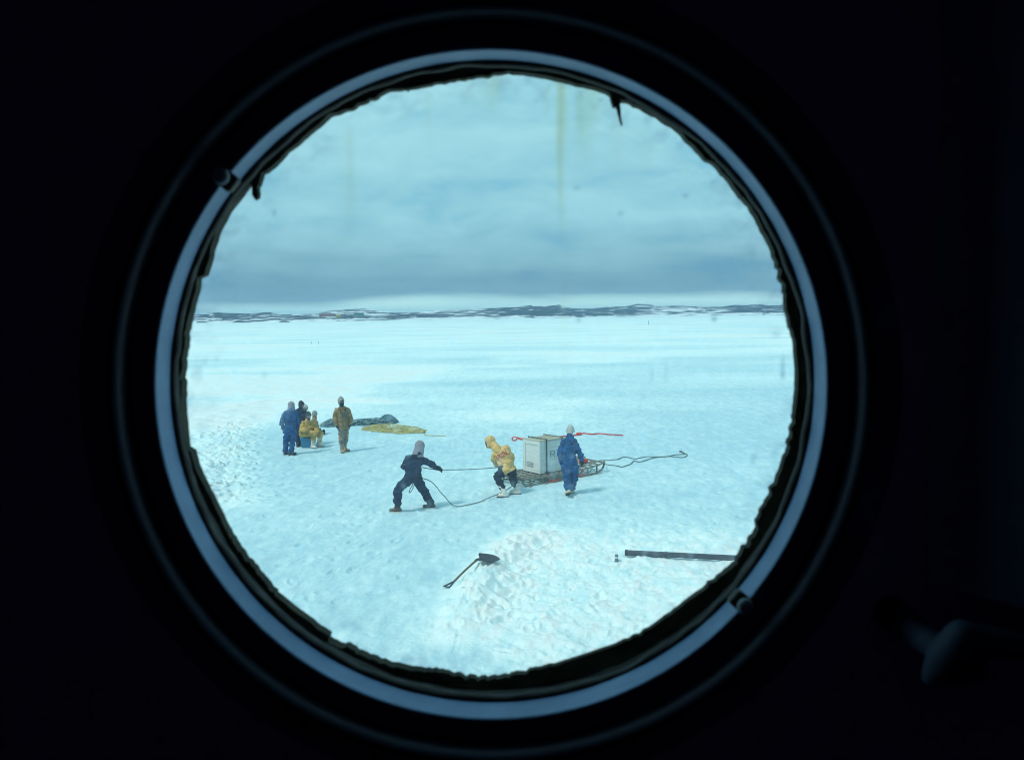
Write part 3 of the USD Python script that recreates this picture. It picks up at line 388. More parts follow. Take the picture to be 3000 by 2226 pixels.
# the dirty pane: film, rust runs, spots and smears are vertex colours of the glass itself
def make_pane():
    n = 300; g = np.linspace(-0.2095, 0.2095, n); X, Z = np.meshgrid(g, g, indexing='ij'); rad = np.hypot(X, Z)
    rng = np.random.default_rng(3); film = np.ones((n, n, 3)); veil = np.full((n, n), 0.18)
    N = lambda s, k, a=1.0: meshkit.fbm(np.stack([X * s, 0 * X + k, Z * s * a], -1), 4, 40 + k)
    def px(x, y): return ((x - 1439) / 2333 * 0.5155 - 0.001, -(y - 1122) / 2333 * 0.5155 + 0.0055)
    for x, y0, ln, w, s in ((1645, 245, 560, 8, .46), (1652, 260, 300, 12, .30), (1445, 240, 170, 22, .20), (1462, 240, 110, 12, .18), (1720, 280, 300, 20, .24), (1700, 300, 190, 9, .24), (1745, 270, 160, 16, .22), (1605, 290, 110, 9, .16), (1270, 270, 260, 9, .10),
                             (1040, 400, 330, 9, .16), (1030, 420, 500, 16, .06), (1655, 760, 700, 10, .07), (1380, 260, 120, 14, .10), (1810, 330, 330, 18, .10), (1890, 420, 200, 16, .09)):
        cx, cz = px(x, y0); ww = w * 2.2e-4; wob = 0.0022 * (meshkit.fbm(np.stack([0 * X, 0 * X + x, Z * 28], -1), 3, 4) - 0.5)
        m = 0.72 * s * np.exp(-((X - cx - wob) / (1.3 * ww)) ** 2) * sst(-(Z - cz), -0.004, 0.004) * (1 - sst(-(Z - cz), ln * 0.35 * 2.2e-4, ln * 2.2e-4))
        film *= 1 - m[..., None] * np.array([0.30, 0.42, 0.92])
    def spot(x, y, rx, ry, s, tilt=0.0, col=(0.75, 0.62, 0.5)):
        nonlocal film
        cx, cz = px(x, y); c, t = math.cos(tilt), math.sin(tilt); a, b = c * (X - cx) + t * (Z - cz), -t * (X - cx) + c * (Z - cz)
        m = s * np.exp(-(np.sqrt((a / (rx * 2.2e-4)) ** 2 + (b / (ry * 2.2e-4)) ** 2)) ** 3); film *= 1 - m[..., None] * np.array(col)
    for a in ((1694, 960, 9, 10, .34), (2090, 962, 9, 9, .6), (1128 + 690, 655, 10, 8, .3), (2292, 1100, 7, 30, .40), (2292, 1130, 8, 12, .5), (1907, 1122, 4, 26, .28), (1950, 1118, 4, 30, .22), (816, 640, 8, 12, .34), (915, 400, 9, 22, .5, -.9), (880, 440, 10, 14, .4, -.7), (900, 415, 22, 34, .22, -.8), (843, 470, 10, 6, .3),
              (1130, 285, 7, 10, .4), (1030, 352, 7, 6, .34), (1725, 295, 9, 9, .4), (2004, 608, 9, 8, .3), (1690, 580, 12, 8, .24), (2160, 640, 8, 10, .22), (2210, 1375, 8, 14, .34), (1760, 335, 7, 5, .4), (632, 1060, 10, 8, .2), (770, 1110, 9, 11, .2), (600, 1060, 8, 8, .18), (2270, 1010, 12, 9, .2), (1885, 1190, 9, 9, .16), (1630, 1160, 9, 9, .12)):
        spot(*a)
    # pale dried drops: thicker in the lower half, where they blur over the people
    for _ in range(1300):
        a, r = rng.uniform(0, 2 * np.pi), 0.205 * math.sqrt(rng.uniform()); cx, cz = r * math.cos(a), r * math.sin(a)
        if cz > 0.036: continue
        s = rng.uniform(0.0012, 0.0026); m = np.exp(-(((X - cx) / s) ** 2 + ((Z - cz) / (s * rng.uniform(0.9, 1.6))) ** 2) ** 2); amp = rng.uniform(0.1, 0.8); veil += amp * m; film *= 1 - 0.17 * amp * m[..., None] * np.array([1.1, .95, .9])
    veil *= 0.75 + 0.6 * N(30, 5); veil += 0.35 * np.clip((rad - 0.185) / 0.02, 0, 1) * N(160, 6)
    edge = np.clip((rad - 0.172) / 0.03, 0, 1) * np.clip(N(120, 2) - 0.45, 0, 1) * 2.0; film *= 1 - edge[..., None] * np.array([0.5, 0.45, 0.35])
    film *= (0.975 + 0.03 * N(18, 1))[..., None]
    keep = rad < 0.2092; idx = -np.ones((n, n), int); idx[keep] = np.arange(keep.sum())
    a, b, c, d = idx[:-1, :-1].ravel(), idx[1:, :-1].ravel(), idx[1:, 1:].ravel(), idx[:-1, 1:].ravel(); ok = (a >= 0) & (b >= 0) & (c >= 0) & (d >= 0)
    f = np.vstack([np.c_[a, b, c][ok], np.c_[a, c, d][ok]]); v = np.stack([X[keep], np.full(keep.sum(), GLASS - FRONT), Z[keep]], -1)
    tint = np.array(GLASS_TINT)
    return v, f, np.clip(film[keep], 0.02, 1) * tint, np.clip(veil[keep], 0, 1)
GLASS_TINT = (0.84, 0.975, 0.985)
VEIL = 0.20
pane_mat = usdkit.material(stage, '/World/Looks/dirty_glass', {
    'film': ('attribute', {'attribute': 'film'}), 'veil': ('attribute', {'attribute': 'veil'}), 'vc': ('mix_color', {'blend_type': 'multiply', 'fac': 1.0, 'b': (0.72, 0.9, 0.97)}),
    't': ('transparent_bsdf', {}), 'd': ('translucent_bsdf', {}), 'm': ('mix_closure', {'fac': VEIL}), 'fr': ('fresnel', {'IOR': 1.45}), 'gl': ('glossy_bsdf', {'roughness': 0.05, 'color': (0.8, 0.9, 1.0)}), 'o': ('mix_closure', {})},
    [('film.color', 't.color'), ('veil.fac', 'vc.a'), ('vc.result', 'd.color'), ('t.BSDF', 'm.closure1'), ('d.BSDF', 'm.closure2'), ('fr.fac', 'o.fac'), ('m.closure', 'o.closure1'), ('gl.BSDF', 'o.closure2')], surface='o.closure')
pv, pf_, pfilm, pveil = make_pane()
pane = usdkit.mesh(stage, path_for('glass_pane', port), (pv, pf_), pane_mat)
UsdGeom.PrimvarsAPI(pane).CreatePrimvar('film', Sdf.ValueTypeNames.Color3fArray, 'vertex').Set(Vt.Vec3fArray.FromNumpy(pfilm.astype(np.float32)))
UsdGeom.PrimvarsAPI(pane).CreatePrimvar('veil', Sdf.ValueTypeNames.FloatArray, 'vertex').Set(Vt.FloatArray.FromNumpy(pveil.astype(np.float32)))

# dim things inside the cabin on the right
drape_mat = fabric('drape_cloth', (0.48, 0.58, 0.66), bscale=60)
u_ = np.linspace(0, 1, 70); w_ = np.linspace(0, 1, 26); U, W = np.meshgrid(u_, w_, indexing='ij')
fx_ = 0.238 + 0.16 * U + 0.006 * (1 - W) * U; fy_ = 0.4490 - 0.085 * sst(U, 0.0, 0.42) - 0.012 * np.sin(U * 23 + W) * sst(U, 0.3, 0.6)
dv = np.stack([fx_, fy_, 4.342 + 0.80 * W], -1).reshape(-1, 3); i, j = np.arange(69)[:, None], np.arange(25)[None]
df = np.vstack([np.c_[(i * 26 + j).ravel(), (i * 26 + 26 + j).ravel(), (i * 26 + 27 + j).ravel()], np.c_[(i * 26 + j).ravel(), (i * 26 + 27 + j).ravel(), (i * 26 + j + 1).ravel()]])
back = dv + np.array([0, 0.004, 0]); dm = trimesh.Trimesh(np.vstack([dv, back]), np.vstack([df, df[:, ::-1] + len(dv)]), process=False)
obj('curtain', dm, drape_mat, smooth=True, label='dim grey curtain hanging on the dark wall right of the porthole', cat='curtain')
knob = thing('wall_handle', 'dim rounded handle with tapering arm low on the dark wall at right', 'handle', (0.2180, FRONT, 4.326))
S = lambda p, r: m3.Manifold.sphere(r, 24).translate(tuple(map(float, p)))
H = lambda *a: m3.Manifold.batch_hull(list(a))
def soft(man, edge, it=10):
    t = tm(man.refine_to_length(edge)); t.merge_vertices(); trimesh.smoothing.filter_taubin(t, 0.5, 0.53, it); return t
pale_metal = plain('pale_handle_metal', (0.06, 0.10, 0.17), 0.7)
obj('knob', soft(H(S((0, -0.062, 0.0), 0.0105), S((0.004, -0.066, 0.013), 0.008), S((-0.006, -0.060, -0.010), 0.006), S((0.009, -0.065, -0.003), 0.008)), 0.003), pale_metal, knob, smooth=True)
obj('arm', soft(H(S((0.009, -0.064, 0.010), 0.009), S((0.022, -0.063, 0.008), 0.008)) + H(S((0.022, -0.063, 0.008), 0.008), S((0.055, -0.060, 0.002), 0.004)) + H(S((0.055, -0.060, 0.002), 0.004), S((0.11, -0.055, 0.004), 0.0045)), 0.003), pale_metal, knob, smooth=True)
obj('stem', tube([(0.0, -0.0005, 0.0), (0.0, -0.050, 0.0), (0.0, -0.062, 0.0)], [0.010, 0.007, 0.006], 16), pale_metal, knob, smooth=True)

# ------------------------------------------------------------------ people
SKIN = plain('skin', (0.42, 0.22, 0.15), 0.55, var=0.08)
EYE_M = plain('dark_eye', (0.02, 0.015, 0.012), 0.3)
MOUTH = plain('lips', (0.26, 0.09, 0.075), 0.5)
BEARD = fabric('beard_hair', (0.035, 0.025, 0.02))
BLUE = fabric('blue_coverall_cloth', (0.016, 0.075, 0.20), var=0.45, scale=8)  # wide tone range paints crease shade as dark patches, on navy and parka cloths too
NAVY = fabric('navy_coverall_cloth', (0.012, 0.026, 0.060), var=0.55, scale=5)
NAVY2 = fabric('dark_navy_trouser_cloth', (0.012, 0.020, 0.045), var=0.3)
YELLOW = fabric('yellow_parka_cloth', (0.62, 0.385, 0.15), var=0.3, scale=8)
AMBER = fabric('amber_parka_cloth', (0.46, 0.29, 0.085), var=0.35, scale=8)
OCHRE = fabric('ochre_parka_cloth', (0.235, 0.155, 0.08), var=0.38, scale=8)
OCHRE2 = fabric('ochre_trouser_cloth', (0.26, 0.18, 0.09), var=0.3, scale=4, col2=(0.10, 0.12, 0.16))
GREYHOOD = fabric('pale_grey_hood_cloth', (0.24, 0.22, 0.255), var=0.12)
PALEHAT = fabric('pale_wool_knit', (0.40, 0.40, 0.40), var=0.25, scale=16, bscale=90)
GREYHAT = fabric('grey_wool_knit', (0.26, 0.26, 0.25), var=0.3, scale=18, bscale=90)
DARKHAT = fabric('dark_wool_knit', (0.03, 0.04, 0.045), bscale=90)
WHITEBOOT = fabric('white_canvas_boot', (0.66, 0.61, 0.56), var=0.10)
CREAMBOOT = fabric('cream_canvas_boot', (0.58, 0.47, 0.33), var=0.12)
TANBOOT = fabric('tan_canvas_boot', (0.32, 0.25, 0.17), var=0.2)
BLACKBOOT = plain('black_leather', (0.02, 0.02, 0.022), 0.5)
BROWNBOOT = plain('brown_leather', (0.06, 0.045, 0.032), 0.5, var=0.3)
SOLE_PALE = plain('pale_rubber_sole', (0.45, 0.40, 0.30), 0.7)
SOLE_DARK = plain('dark_rubber_sole', (0.03, 0.03, 0.03), 0.7)
MITT_NAVY = fabric('navy_mitten', (0.018, 0.026, 0.06))
GLOVE_TAN = fabric('tan_glove', (0.30, 0.27, 0.20))
GLOVE_DARK = fabric('dark_glove', (0.03, 0.028, 0.03))
RED_PRINT = plain('red_print', (0.28, 0.02, 0.05), 0.7)

def unit(v): v = np.asarray(v, float); return v / (np.linalg.norm(v) + 1e-12)
def mid(a, b, t=0.5): return np.asarray(a, float) * (1 - t) + np.asarray(b, float) * t
def chain(*pr): 
    out = None
    for (p, r), (q, s) in zip(pr[:-1], pr[1:]):
        h = H(S(p, r), S(q, s)); out = h if out is None else out + h
    return out
def folds(t, amp, seed, sc=9.0):
    """creases in cloth: ridged noise pushed out along the normals"""
    v = np.array(t.vertices); n = np.array(t.vertex_normals)
    a = meshkit.fbm(v * np.array([sc, sc, sc * 1.7]) + seed, 3, seed); b = 1 - np.abs(2 * meshkit.fbm(v * sc * 0.8 + 7 + seed, 2, seed + 3) - 1) * 2
    t.vertices = v + n * (amp * ((a - 0.5) * 1.6 + 0.5 * (b - 0.5)))[:, None]; return t
def hand(wr, tip, inward, r, spread=1.0, curl=0.9):
    """palm, four unequal bent fingers and a thumb leaving the side of the palm"""
    wr, tip = np.asarray(wr, float), np.asarray(tip, float); f = unit(tip - wr); n = unit(np.asarray(inward, float) - np.dot(inward, f) * f); s = np.cross(f, n)
    k0 = wr + f * 0.085
    out = H(*[S(wr + f * a + s * b, r * c) for a, b, c in ((0.01, -0.018, 1.5), (0.01, 0.018, 1.5), (0.085, -0.034, 1.15), (0.085, 0.034, 1.15))])
    for b, ln in ((-0.033, 0.060), (-0.011, 0.072), (0.011, 0.076), (0.033, 0.068)):
        p0 = k0 + s * b; d1 = unit(f + n * 0.45 * curl); p1 = p0 + d1 * ln * 0.45; d2 = unit(f * (1 - 0.75 * curl) + n * 1.0 * curl); p2 = p1 + d2 * ln * 0.33; d3 = unit(f * (0.5 - 1.1 * curl) + n); p3 = p2 + d3 * ln * 0.26
        out = out + chain((p0, r), (p1, r * 0.97), (p2, r * 0.92), (p3, r * 0.82))
    t0 = wr + f * 0.03 + s * 0.026; t1 = t0 + unit(s + f * 0.6 + n * 0.4) * 0.034; t2 = t1 + unit(f + n * 0.6 + s * 0.2) * 0.032; t3 = t2 + unit(f + n * 0.9 - s * 0.3) * 0.024
    return out + chain((t0, r * 1.35), (t1, r * 1.1), (t2, r), (t3, r * 0.85))
def slope(J):
    """shoulders slope down from the neck"""
    sp = unit(J['neck'] - J['pel'])
    for s_ in 'ab': J['sh' + s_] = J['sh' + s_] - sp * 0.055 + unit(J['neck'] - J['sh' + s_]) * 0.045
    return J
def person(key, label, top, bottom, face, head, boots, gloves, kind='coverall', extra=None, group=None, lift=(), hood=None, seat=False, sole=SOLE_DARK, shaft=False, seed=1, ahead=None):
    gx, gy, rz, J = PEOPLE[key]; J = slope({k: np.array(v, float) for k, v in J.items()})
    t = thing('person', label, 'person', (gx, gy, sheet_z(gx, gy)), rz, group)
    f = unit(face); hc = J['head']; up = unit(hc - J['neck'] + np.array([0, 0, 0.10])); up = unit(up - np.dot(up, f) * f); sd = np.cross(f, up)
    at = lambda a, b, c: hc + f * a + sd * b + up * c
    lat = unit(J['shb'] - J['sha']); spine = unit(J['neck'] - J['pel']); fw = np.cross(spine, lat); fw = fw if np.dot(fw, f if ahead is None else ahead) > 0 else -fw
    chest = mid(J['sha'], J['shb']) - spine * 0.12; waist = mid(J['pel'], chest, 0.42)
    hl = unit(J['hib'] - J['hia'])
    feet = {}
    for s_ in 'ab':
        A, T = J['an' + s_].copy(), J['to' + s_].copy()
        if ('foot' + s_) not in lift:
            base = np.array([A[0], A[1], 0.05]); u = T - base; u[2] = 0 if not seat or T[2] < 0.12 else u[2]; u = unit(u)
        else:
            base = A + unit(A - J['kn' + s_]) * 0.07; u = unit(T - base)
        nn = unit(np.cross(np.cross(u, np.array([0, 0, 1.0])), u)) if abs(u[2]) < 0.95 else unit(A - base)
        feet[s_] = (A, base, u, nn)
    # ---- the body: one continuous figure
    b = H(S(J['sha'], 0.055), S(J['shb'], 0.055), S(chest + lat * 0.06, 0.085), S(chest - lat * 0.06, 0.085)) + H(S(chest + lat * 0.06, 0.085), S(chest - lat * 0.06, 0.085), S(waist + lat * 0.04, 0.08), S(waist - lat * 0.04, 0.08)) + H(S(waist + lat * 0.04, 0.08), S(waist - lat * 0.04, 0.08), S(J['hia'], 0.075), S(J['hib'], 0.075))
    b = b + H(S(mid(J['sha'], J['shb']) + spine * 0.02, 0.06), S(J['neck'], 0.05)) + H(S(J['neck'], 0.05), S(at(-0.015, 0, -0.06), 0.05))
    b = b + H(S(at(-0.022, 0, 0.035), 0.082), S(at(0.012, 0, 0.045), 0.072), S(at(0.025, 0.025, -0.01), 0.05), S(at(0.025, -0.025, -0.01), 0.05)) + H(S(at(0.02, 0.022, -0.02), 0.05), S(at(0.02, -0.022, -0.02), 0.05), S(at(0.045, 0, -0.088), 0.026), S(at(-0.01, 0.03, -0.07), 0.03), S(at(-0.01, -0.03, -0.07), 0.03))
    b = b + H(S(at(0.075, 0, 0.012), 0.009), S(at(0.098, 0, -0.026), 0.013), S(at(0.078, 0, -0.03), 0.016))
    for q in (-1, 1): b = b + H(S(at(-0.01, q * 0.075, 0.012), 0.012), S(at(-0.018, q * 0.082, 0.018), 0.008), S(at(-0.006, q * 0.074, -0.022), 0.009))
    for s_ in 'ab':
        b = b + chain((J['sh' + s_], 0.045), (J['el' + s_], 0.034), (J['wr' + s_], 0.025)) + chain((J['hi' + s_], 0.070), (J['kn' + s_], 0.046), (mid(J['kn' + s_], J['an' + s_], 0.3), 0.046), (J['an' + s_], 0.034))
        A, base, u, nn = feet[s_]; b = b + H(S(A, 0.036), S(base - u * 0.035, 0.032), S(base + u * 0.10, 0.030))
    body = soft(b, 0.02, 6); hands = None
    for s_ in 'ab':
        hd = hand(J['wr' + s_], J['ha' + s_], unit(chest - J['el' + s_]) + fw * 0.3, 0.0085); hands = hd if hands is None else hands + hd
    bm = m3.Manifold(m3.Mesh(np.asarray(body.vertices, np.float32), np.asarray(body.faces, np.uint32)))
    whole = tm(bm + hands) if bm.status() == m3.Error.NoError else join([body, tm(hands)])
    obj('body', whole, SKIN, t, smooth=50)
    for q in (-1, 1): e = tm(S(at(0.066, q * 0.031, 0.012), 0.0125)); obj('eye', e, EYE_M, t, smooth=True)
    obj('mouth', soft(H(S(at(0.066, 0.02, -0.058), 0.006), S(at(0.073, 0, -0.058), 0.007), S(at(0.066, -0.02, -0.058), 0.006)), 0.005, 2), MOUTH, t, smooth=True)
    # ---- clothes
    w = {'coverall': 1.0, 'parka': 1.12, 'jacket': 1.03}[kind]
    sh = lambda r: r * w
    sl = None
    for s_ in 'ab':
        c = chain((J['sh' + s_] - spine * 0.012, sh(0.084)), (mid(J['sh' + s_], J['el' + s_]), sh(0.080)), (J['el' + s_], sh(0.072)), (mid(J['el' + s_], J['wr' + s_]), sh(0.070)), (J['wr' + s_] + unit(J['wr' + s_] - J['el' + s_]) * 0.005, sh(0.050)))
        sl = c if sl is None else sl + c
    bust = H(*[S(chest + lat * a + fw * d, sh(0.105)) for a in (-0.085, 0.085) for d in (-0.02, 0.03)], S(J['sha'] - spine * 0.01, sh(0.07)), S(J['shb'] - spine * 0.01, sh(0.07)), S(mid(J['sha'], J['shb']) + spine * 0.035, 0.075))
    wst = [S(waist + lat * a + fw * d, sh(0.108)) for a in (-0.065, 0.065) for d in (-0.015, 0.03)]
    hips = [S(J['hia'], 0.108), S(J['hib'], 0.108), S(J['pel'] - fw * 0.035, 0.11)]
    torso = bust + H(*[S(chest + lat * a + fw * d, sh(0.105)) for a in (-0.085, 0.085) for d in (-0.02, 0.03)], *wst)
    collar = H(S(mid(J['sha'], J['shb']) + spine * 0.07, 0.075), S(J['neck'] + spine * 0.015 - fw * 0.015, 0.082)) + H(S(J['neck'] - spine * 0.02, 0.068), S(mid(J['neck'], J['sha'], 0.8) - spine * 0.02, 0.066), S(mid(J['neck'], J['shb'], 0.8) - spine * 0.02, 0.066))
    legs = None
    for s_ in 'ab':
        c = chain((J['hi' + s_], 0.122), (mid(J['hi' + s_], J['kn' + s_], 0.55), 0.112), (J['kn' + s_], 0.094), (mid(J['kn' + s_], J['an' + s_], 0.45), 0.090), ((mid(J['kn' + s_], J['an' + s_], 0.62) if shaft else mid(J['kn' + s_], J['an' + s_], 0.93)), 0.080 if not shaft else 0.080))
        legs = c if legs is None else legs + c
    pants = H(*hips, S(waist, 0.10)) + legs
    if kind == 'coverall':
        suit = torso + H(*wst, *hips) + sl + collar + legs; obj('coverall', folds(soft(suit, 0.022, 9), 0.048, seed, 9.0), top, t, smooth=True)
    else:
        hem = J['pel'] - spine * (0.09 if not seat else 0.02)
        if seat: skirt = H(*wst, S(J['hia'], 0.135), S(J['hib'], 0.135), S(J['pel'] - fw * 0.04, 0.13))
        else: skirt = H(*wst, *[S(hem + hl * a + fw * d, 0.112 * w) for a in (-0.075, 0.075) for d in (-0.035, 0.045)]) if kind == 'parka' else H(*wst, *[S(J['pel'] + hl * a, 0.125) for a in (-0.06, 0.06)])
        if kind == 'parka' and not seat: skirt = skirt.trim_by_plane(tuple(spine), float(np.dot(spine, hem) - 0.055))
        jk = folds(soft(torso + skirt + sl + collar, 0.022, 8), 0.050, seed, 8.0); jo = obj('parka' if kind == 'parka' else 'jacket', jk, top, t, smooth=True)
        obj('trousers', folds(soft(pants, 0.022, 8), 0.045, seed + 1, 9.0), bottom, t, smooth=True)
    # ---- head wear
    if head:
        hk, hm = head
        if hk in ('beanie', 'bobble'):
            cap = H(S(at(-0.02, 0, 0.045), 0.098), S(at(0.005, 0, 0.050), 0.090), S(at(-0.025, 0, 0.085), 0.078), S(at(-0.025, 0, -0.02), 0.092)).trim_by_plane(tuple(unit(up - 0.42 * f)), float(np.dot(unit(up - 0.42 * f), at(0.08, 0, 0.034)))) ; hat = obj('knit_hat', folds(soft(cap, 0.014, 5), 0.006, seed, 22), hm, t, smooth=True)
            ring = [at(-0.008 + 0.101 * math.cos(a), 0.098 * math.sin(a), 0.002 + 0.042 * math.cos(a)) for a in np.linspace(0, 2 * np.pi, 26, endpoint=False)]
            obj('hat_band', tube(ring, 0.016, 8, True), hm, hat, smooth=True)
        elif hk == 'peak':
            cap = H(S(at(-0.02, 0, 0.03), 0.108), S(at(0.02, 0, 0.03), 0.096), S(at(-0.03, 0, 0.125), 0.045)) + H(S(at(-0.03, 0, 0.0), 0.105), S(at(-0.045, 0, -0.09), 0.085)); cap = cap - H(S(at(0.10, 0, -0.02), 0.070), S(at(0.20, 0, -0.02), 0.085), S(at(0.1, 0, -0.1), 0.07))
            hat = obj('hood', folds(soft(cap, 0.014, 5), 0.007, seed, 16), hm, t, smooth=True)
        elif hk == 'cowl':
            sc_ = mid(J['sha'], J['shb'])
            cap = H(S(at(-0.015, 0, 0.03), 0.112), S(at(0.02, 0, 0.015), 0.100), S(at(-0.01, 0, -0.05), 0.098)) + H(S(at(-0.01, 0, -0.03), 0.11), S(J['neck'] + fw * 0.02, 0.104), S(mid(J['neck'], sc_, 0.7) + fw * 0.09, 0.09), S(mid(J['neck'], sc_, 0.5) + fw * 0.04 + lat * 0.06, 0.085), S(mid(J['neck'], J['shb'], 0.5) + spine * 0.03 + fw * 0.02, 0.085)); cap = cap - H(S(at(0.125, 0, -0.005), 0.060), S(at(0.22, 0, -0.005), 0.08))
            obj('hood', folds(soft(cap, 0.016, 6), 0.006, seed, 12), hm, t, smooth=True)
        elif hk == 'parka_hood':
            cap = H(S(at(-0.015, 0, 0.04), 0.128), S(at(0.035, 0, 0.03), 0.112), S(at(-0.02, 0, -0.06), 0.105), S(at(0.03, 0, -0.06), 0.098)) + H(S(at(-0.03, 0, -0.05), 0.11), S(J['neck'] - fw * 0.015, 0.108), S(mid(J['neck'], chest, 0.35) - fw * 0.03, 0.10)); cap = cap - H(S(at(0.125, 0, -0.01), 0.092), S(at(0.26, 0, -0.01), 0.12))
            obj('hood', folds(soft(cap, 0.016, 5), 0.008, seed, 12), hm, t, smooth=True)
    if hood:                                                         # a hood lying back on the shoulders
        c = mid(J['sha'], J['shb']) + spine * 0.045 - fw * 0.075
        obj('hood', folds(soft(H(S(c + lat * 0.085, 0.05), S(c - lat * 0.085, 0.05), S(c - spine * 0.09 - fw * 0.015, 0.055)), 0.018, 5), 0.010, seed + 4, 12), hood, t, smooth=True)
    # ---- hands and feet
    for s_ in 'ab':
        g = gloves if not isinstance(gloves, dict) else gloves[s_]
        if g is not None:
            cuff = H(S(J['wr' + s_] - unit(J['ha' + s_] - J['wr' + s_]) * 0.02, 0.043), S(J['wr' + s_] + unit(J['ha' + s_] - J['wr' + s_]) * 0.02, 0.038))
            obj('glove', tm(hand(J['wr' + s_], J['ha' + s_], unit(chest - J['el' + s_]) + fw * 0.3, 0.0135) + cuff), g, t, smooth=50)
        A, base, u, nn = feet[s_]; side = np.cross(u, nn); low = base - nn * 0.0
        bt = H(*[S(low + u * a + side * c, r) for a, c, r in ((-0.055, 0.0, 0.047), (0.06, 0.018, 0.044), (0.06, -0.018, 0.044))]) + H(*[S(low + u * a + side * c, r) for a, c, r in ((0.06, 0.018, 0.044), (0.06, -0.018, 0.044), (0.165, 0.014, 0.036), (0.165, -0.014, 0.036))]) + H(S(low - u * 0.03, 0.05), S(A, 0.058), S(low + u * 0.05, 0.046))
        bt = bt + (chain((A, 0.062), (mid(A, J['kn' + s_], 0.45), 0.078)) if shaft else chain((A, 0.056), (mid(A, J['kn' + s_], 0.16), 0.056)))
        bt = bt.trim_by_plane(tuple(nn), float(np.dot(nn, low - nn * 0.036)))
        bo = obj('boot', folds(soft(bt, 0.018, 5), 0.006 if shaft else 0.003, seed + 6, 14), boots, t, smooth=40)
        so = H(*[S(low + u * a + side * c - nn * 0.040, 0.012) for a, c in ((-0.092, 0.02), (-0.092, -0.02), (0.06, 0.052), (0.06, -0.052), (0.185, 0.022), (0.185, -0.022))]); obj('sole', tm(so), sole, bo, smooth=40)
    if extra: extra(t, J, at, dict(f=f, fw=fw, lat=lat, spine=spine, chest=chest, waist=waist, jacket=jk if kind != 'coverall' else None, low=feet))
    return t
def beard(t, J, at, d):
    obj('beard', folds(soft(H(S(at(0.045, 0.028, -0.075), 0.034), S(at(0.045, -0.028, -0.075), 0.034), S(at(0.052, 0, -0.115), 0.034), S(at(0.0, 0.055, -0.05), 0.024), S(at(0.0, -0.055, -0.05), 0.024)), 0.012, 4), 0.006, 8, 30), BEARD, t, smooth=True)
def goggles(t, J, at, d):
    obj('dark_glasses', soft(H(S(at(0.072, 0.05, 0.014), 0.018), S(at(0.086, 0, 0.012), 0.018), S(at(0.072, -0.05, 0.014), 0.018)), 0.008, 3), BLACKBOOT, t, smooth=True)
    obj('face_scarf', folds(soft(H(S(at(0.05, 0.02, -0.07), 0.05), S(at(0.05, -0.02, -0.07), 0.05), S(at(0.02, 0, -0.125), 0.07)), 0.012, 4), 0.005, 5, 20), NAVY, t, smooth=True)
    c = d['chest'] + d['fw'] * 0.155; obj('chest_bag', soft(H(*[S(c + d['lat'] * a + d['spine'] * b, 0.03) for a in (-0.03, 0.10) for b in (-0.11, 0.02)]), 0.015, 4), fabric('grey_bag_cloth', (0.10, 0.10, 0.09)), t, smooth=True)
    for a in (-0.075, 0.085):
        p = [d['chest'] + d['lat'] * a + d['spine'] * z + d['fw'] * y for z, y in ((0.155, 0.085), (0.08, 0.14), (-0.02, 0.15))]; obj('bag_strap', tube(spline(p, 12), 0.010, 6), GLOVE_DARK, t, smooth=True)
def balaclava(t, J, at, d):
    obj('balaclava', soft(H(S(at(0.055, 0.02, 0.02), 0.078), S(at(0.055, -0.02, 0.02), 0.078), S(at(0.075, 0, -0.085), 0.055)) - H(S(at(0.135, 0.028, 0.012), 0.022), S(at(0.135, -0.028, 0.012), 0.022)), 0.012, 4), DARKHAT, t, smooth=True)
    jk = d['jacket']; txt = meshkit.text_mesh('APOIM', 0.098, 0.003, bold=True).subdivide_to_size(0.025); v = np.array(txt.vertices); v[:, 0] -= v[:, 0].mean()
    # the print lies on the back of the parka
    n = -d['fw']; n = unit(n); r_ = unit(np.cross(d['spine'], n)); o = d['chest'] + d['spine'] * 0.0 + r_ * 0.0
    k = 0.34 / np.ptp(v[:, 0]); org = o + n * 0.5 + np.outer(v[:, 0] * k, r_) + np.outer(v[:, 1] * 1.15 - 0.055, d['spine'])
    loc, ri, _ = jk.ray.intersects_location(org, np.repeat(-n[None], len(org), 0), multiple_hits=False)
    hit = np.full(len(org), np.nan); hit[ri] = (loc - org[ri]) @ (-n); bad = np.isnan(hit); hit[bad] = np.nanmedian(hit)
    v2 = org - n * (hit - 0.004 - v[:, 2])[:, None]
    fc = np.array(txt.faces); fc = fc[~bad[fc].any(1)]
    obj('back_print', trimesh.Trimesh(v2, fc, process=False), RED_PRINT, t, smooth=False, label='red capital letters printed across the back')
    for s_ in 'ab':
        pass
person('blue_back', 'person in blue coverall and pale grey hood standing with back turned beside the blue bin', BLUE, None, (0.55, 0.83, -0.05), ('cowl', GREYHOOD), BLACKBOOT, {'a': GLOVE_TAN, 'b': GLOVE_DARK}, seed=11)
person('navy_back', 'person in dark cap and navy jacket standing just behind the blue coverall', NAVY, None, (0.75, 0.66, -0.1), ('beanie', DARKHAT), BLACKBOOT, GLOVE_DARK, hood=NAVY, seed=12)
person('pale_hat', 'person in pale knit hat half hidden behind the seated yellow parka', NAVY, None, (0.96, -0.2, -0.15), ('beanie', PALEHAT), BLACKBOOT, GLOVE_DARK, seed=13)
person('seated_yellow', 'bearded person in yellow parka with dark hat sitting on the blue bin', AMBER, AMBER, (0.42, -0.88, -0.2), ('beanie', DARKHAT), WHITEBOOT, None, kind='parka', hood=AMBER, seat=True, shaft=True, extra=beard, seed=14)
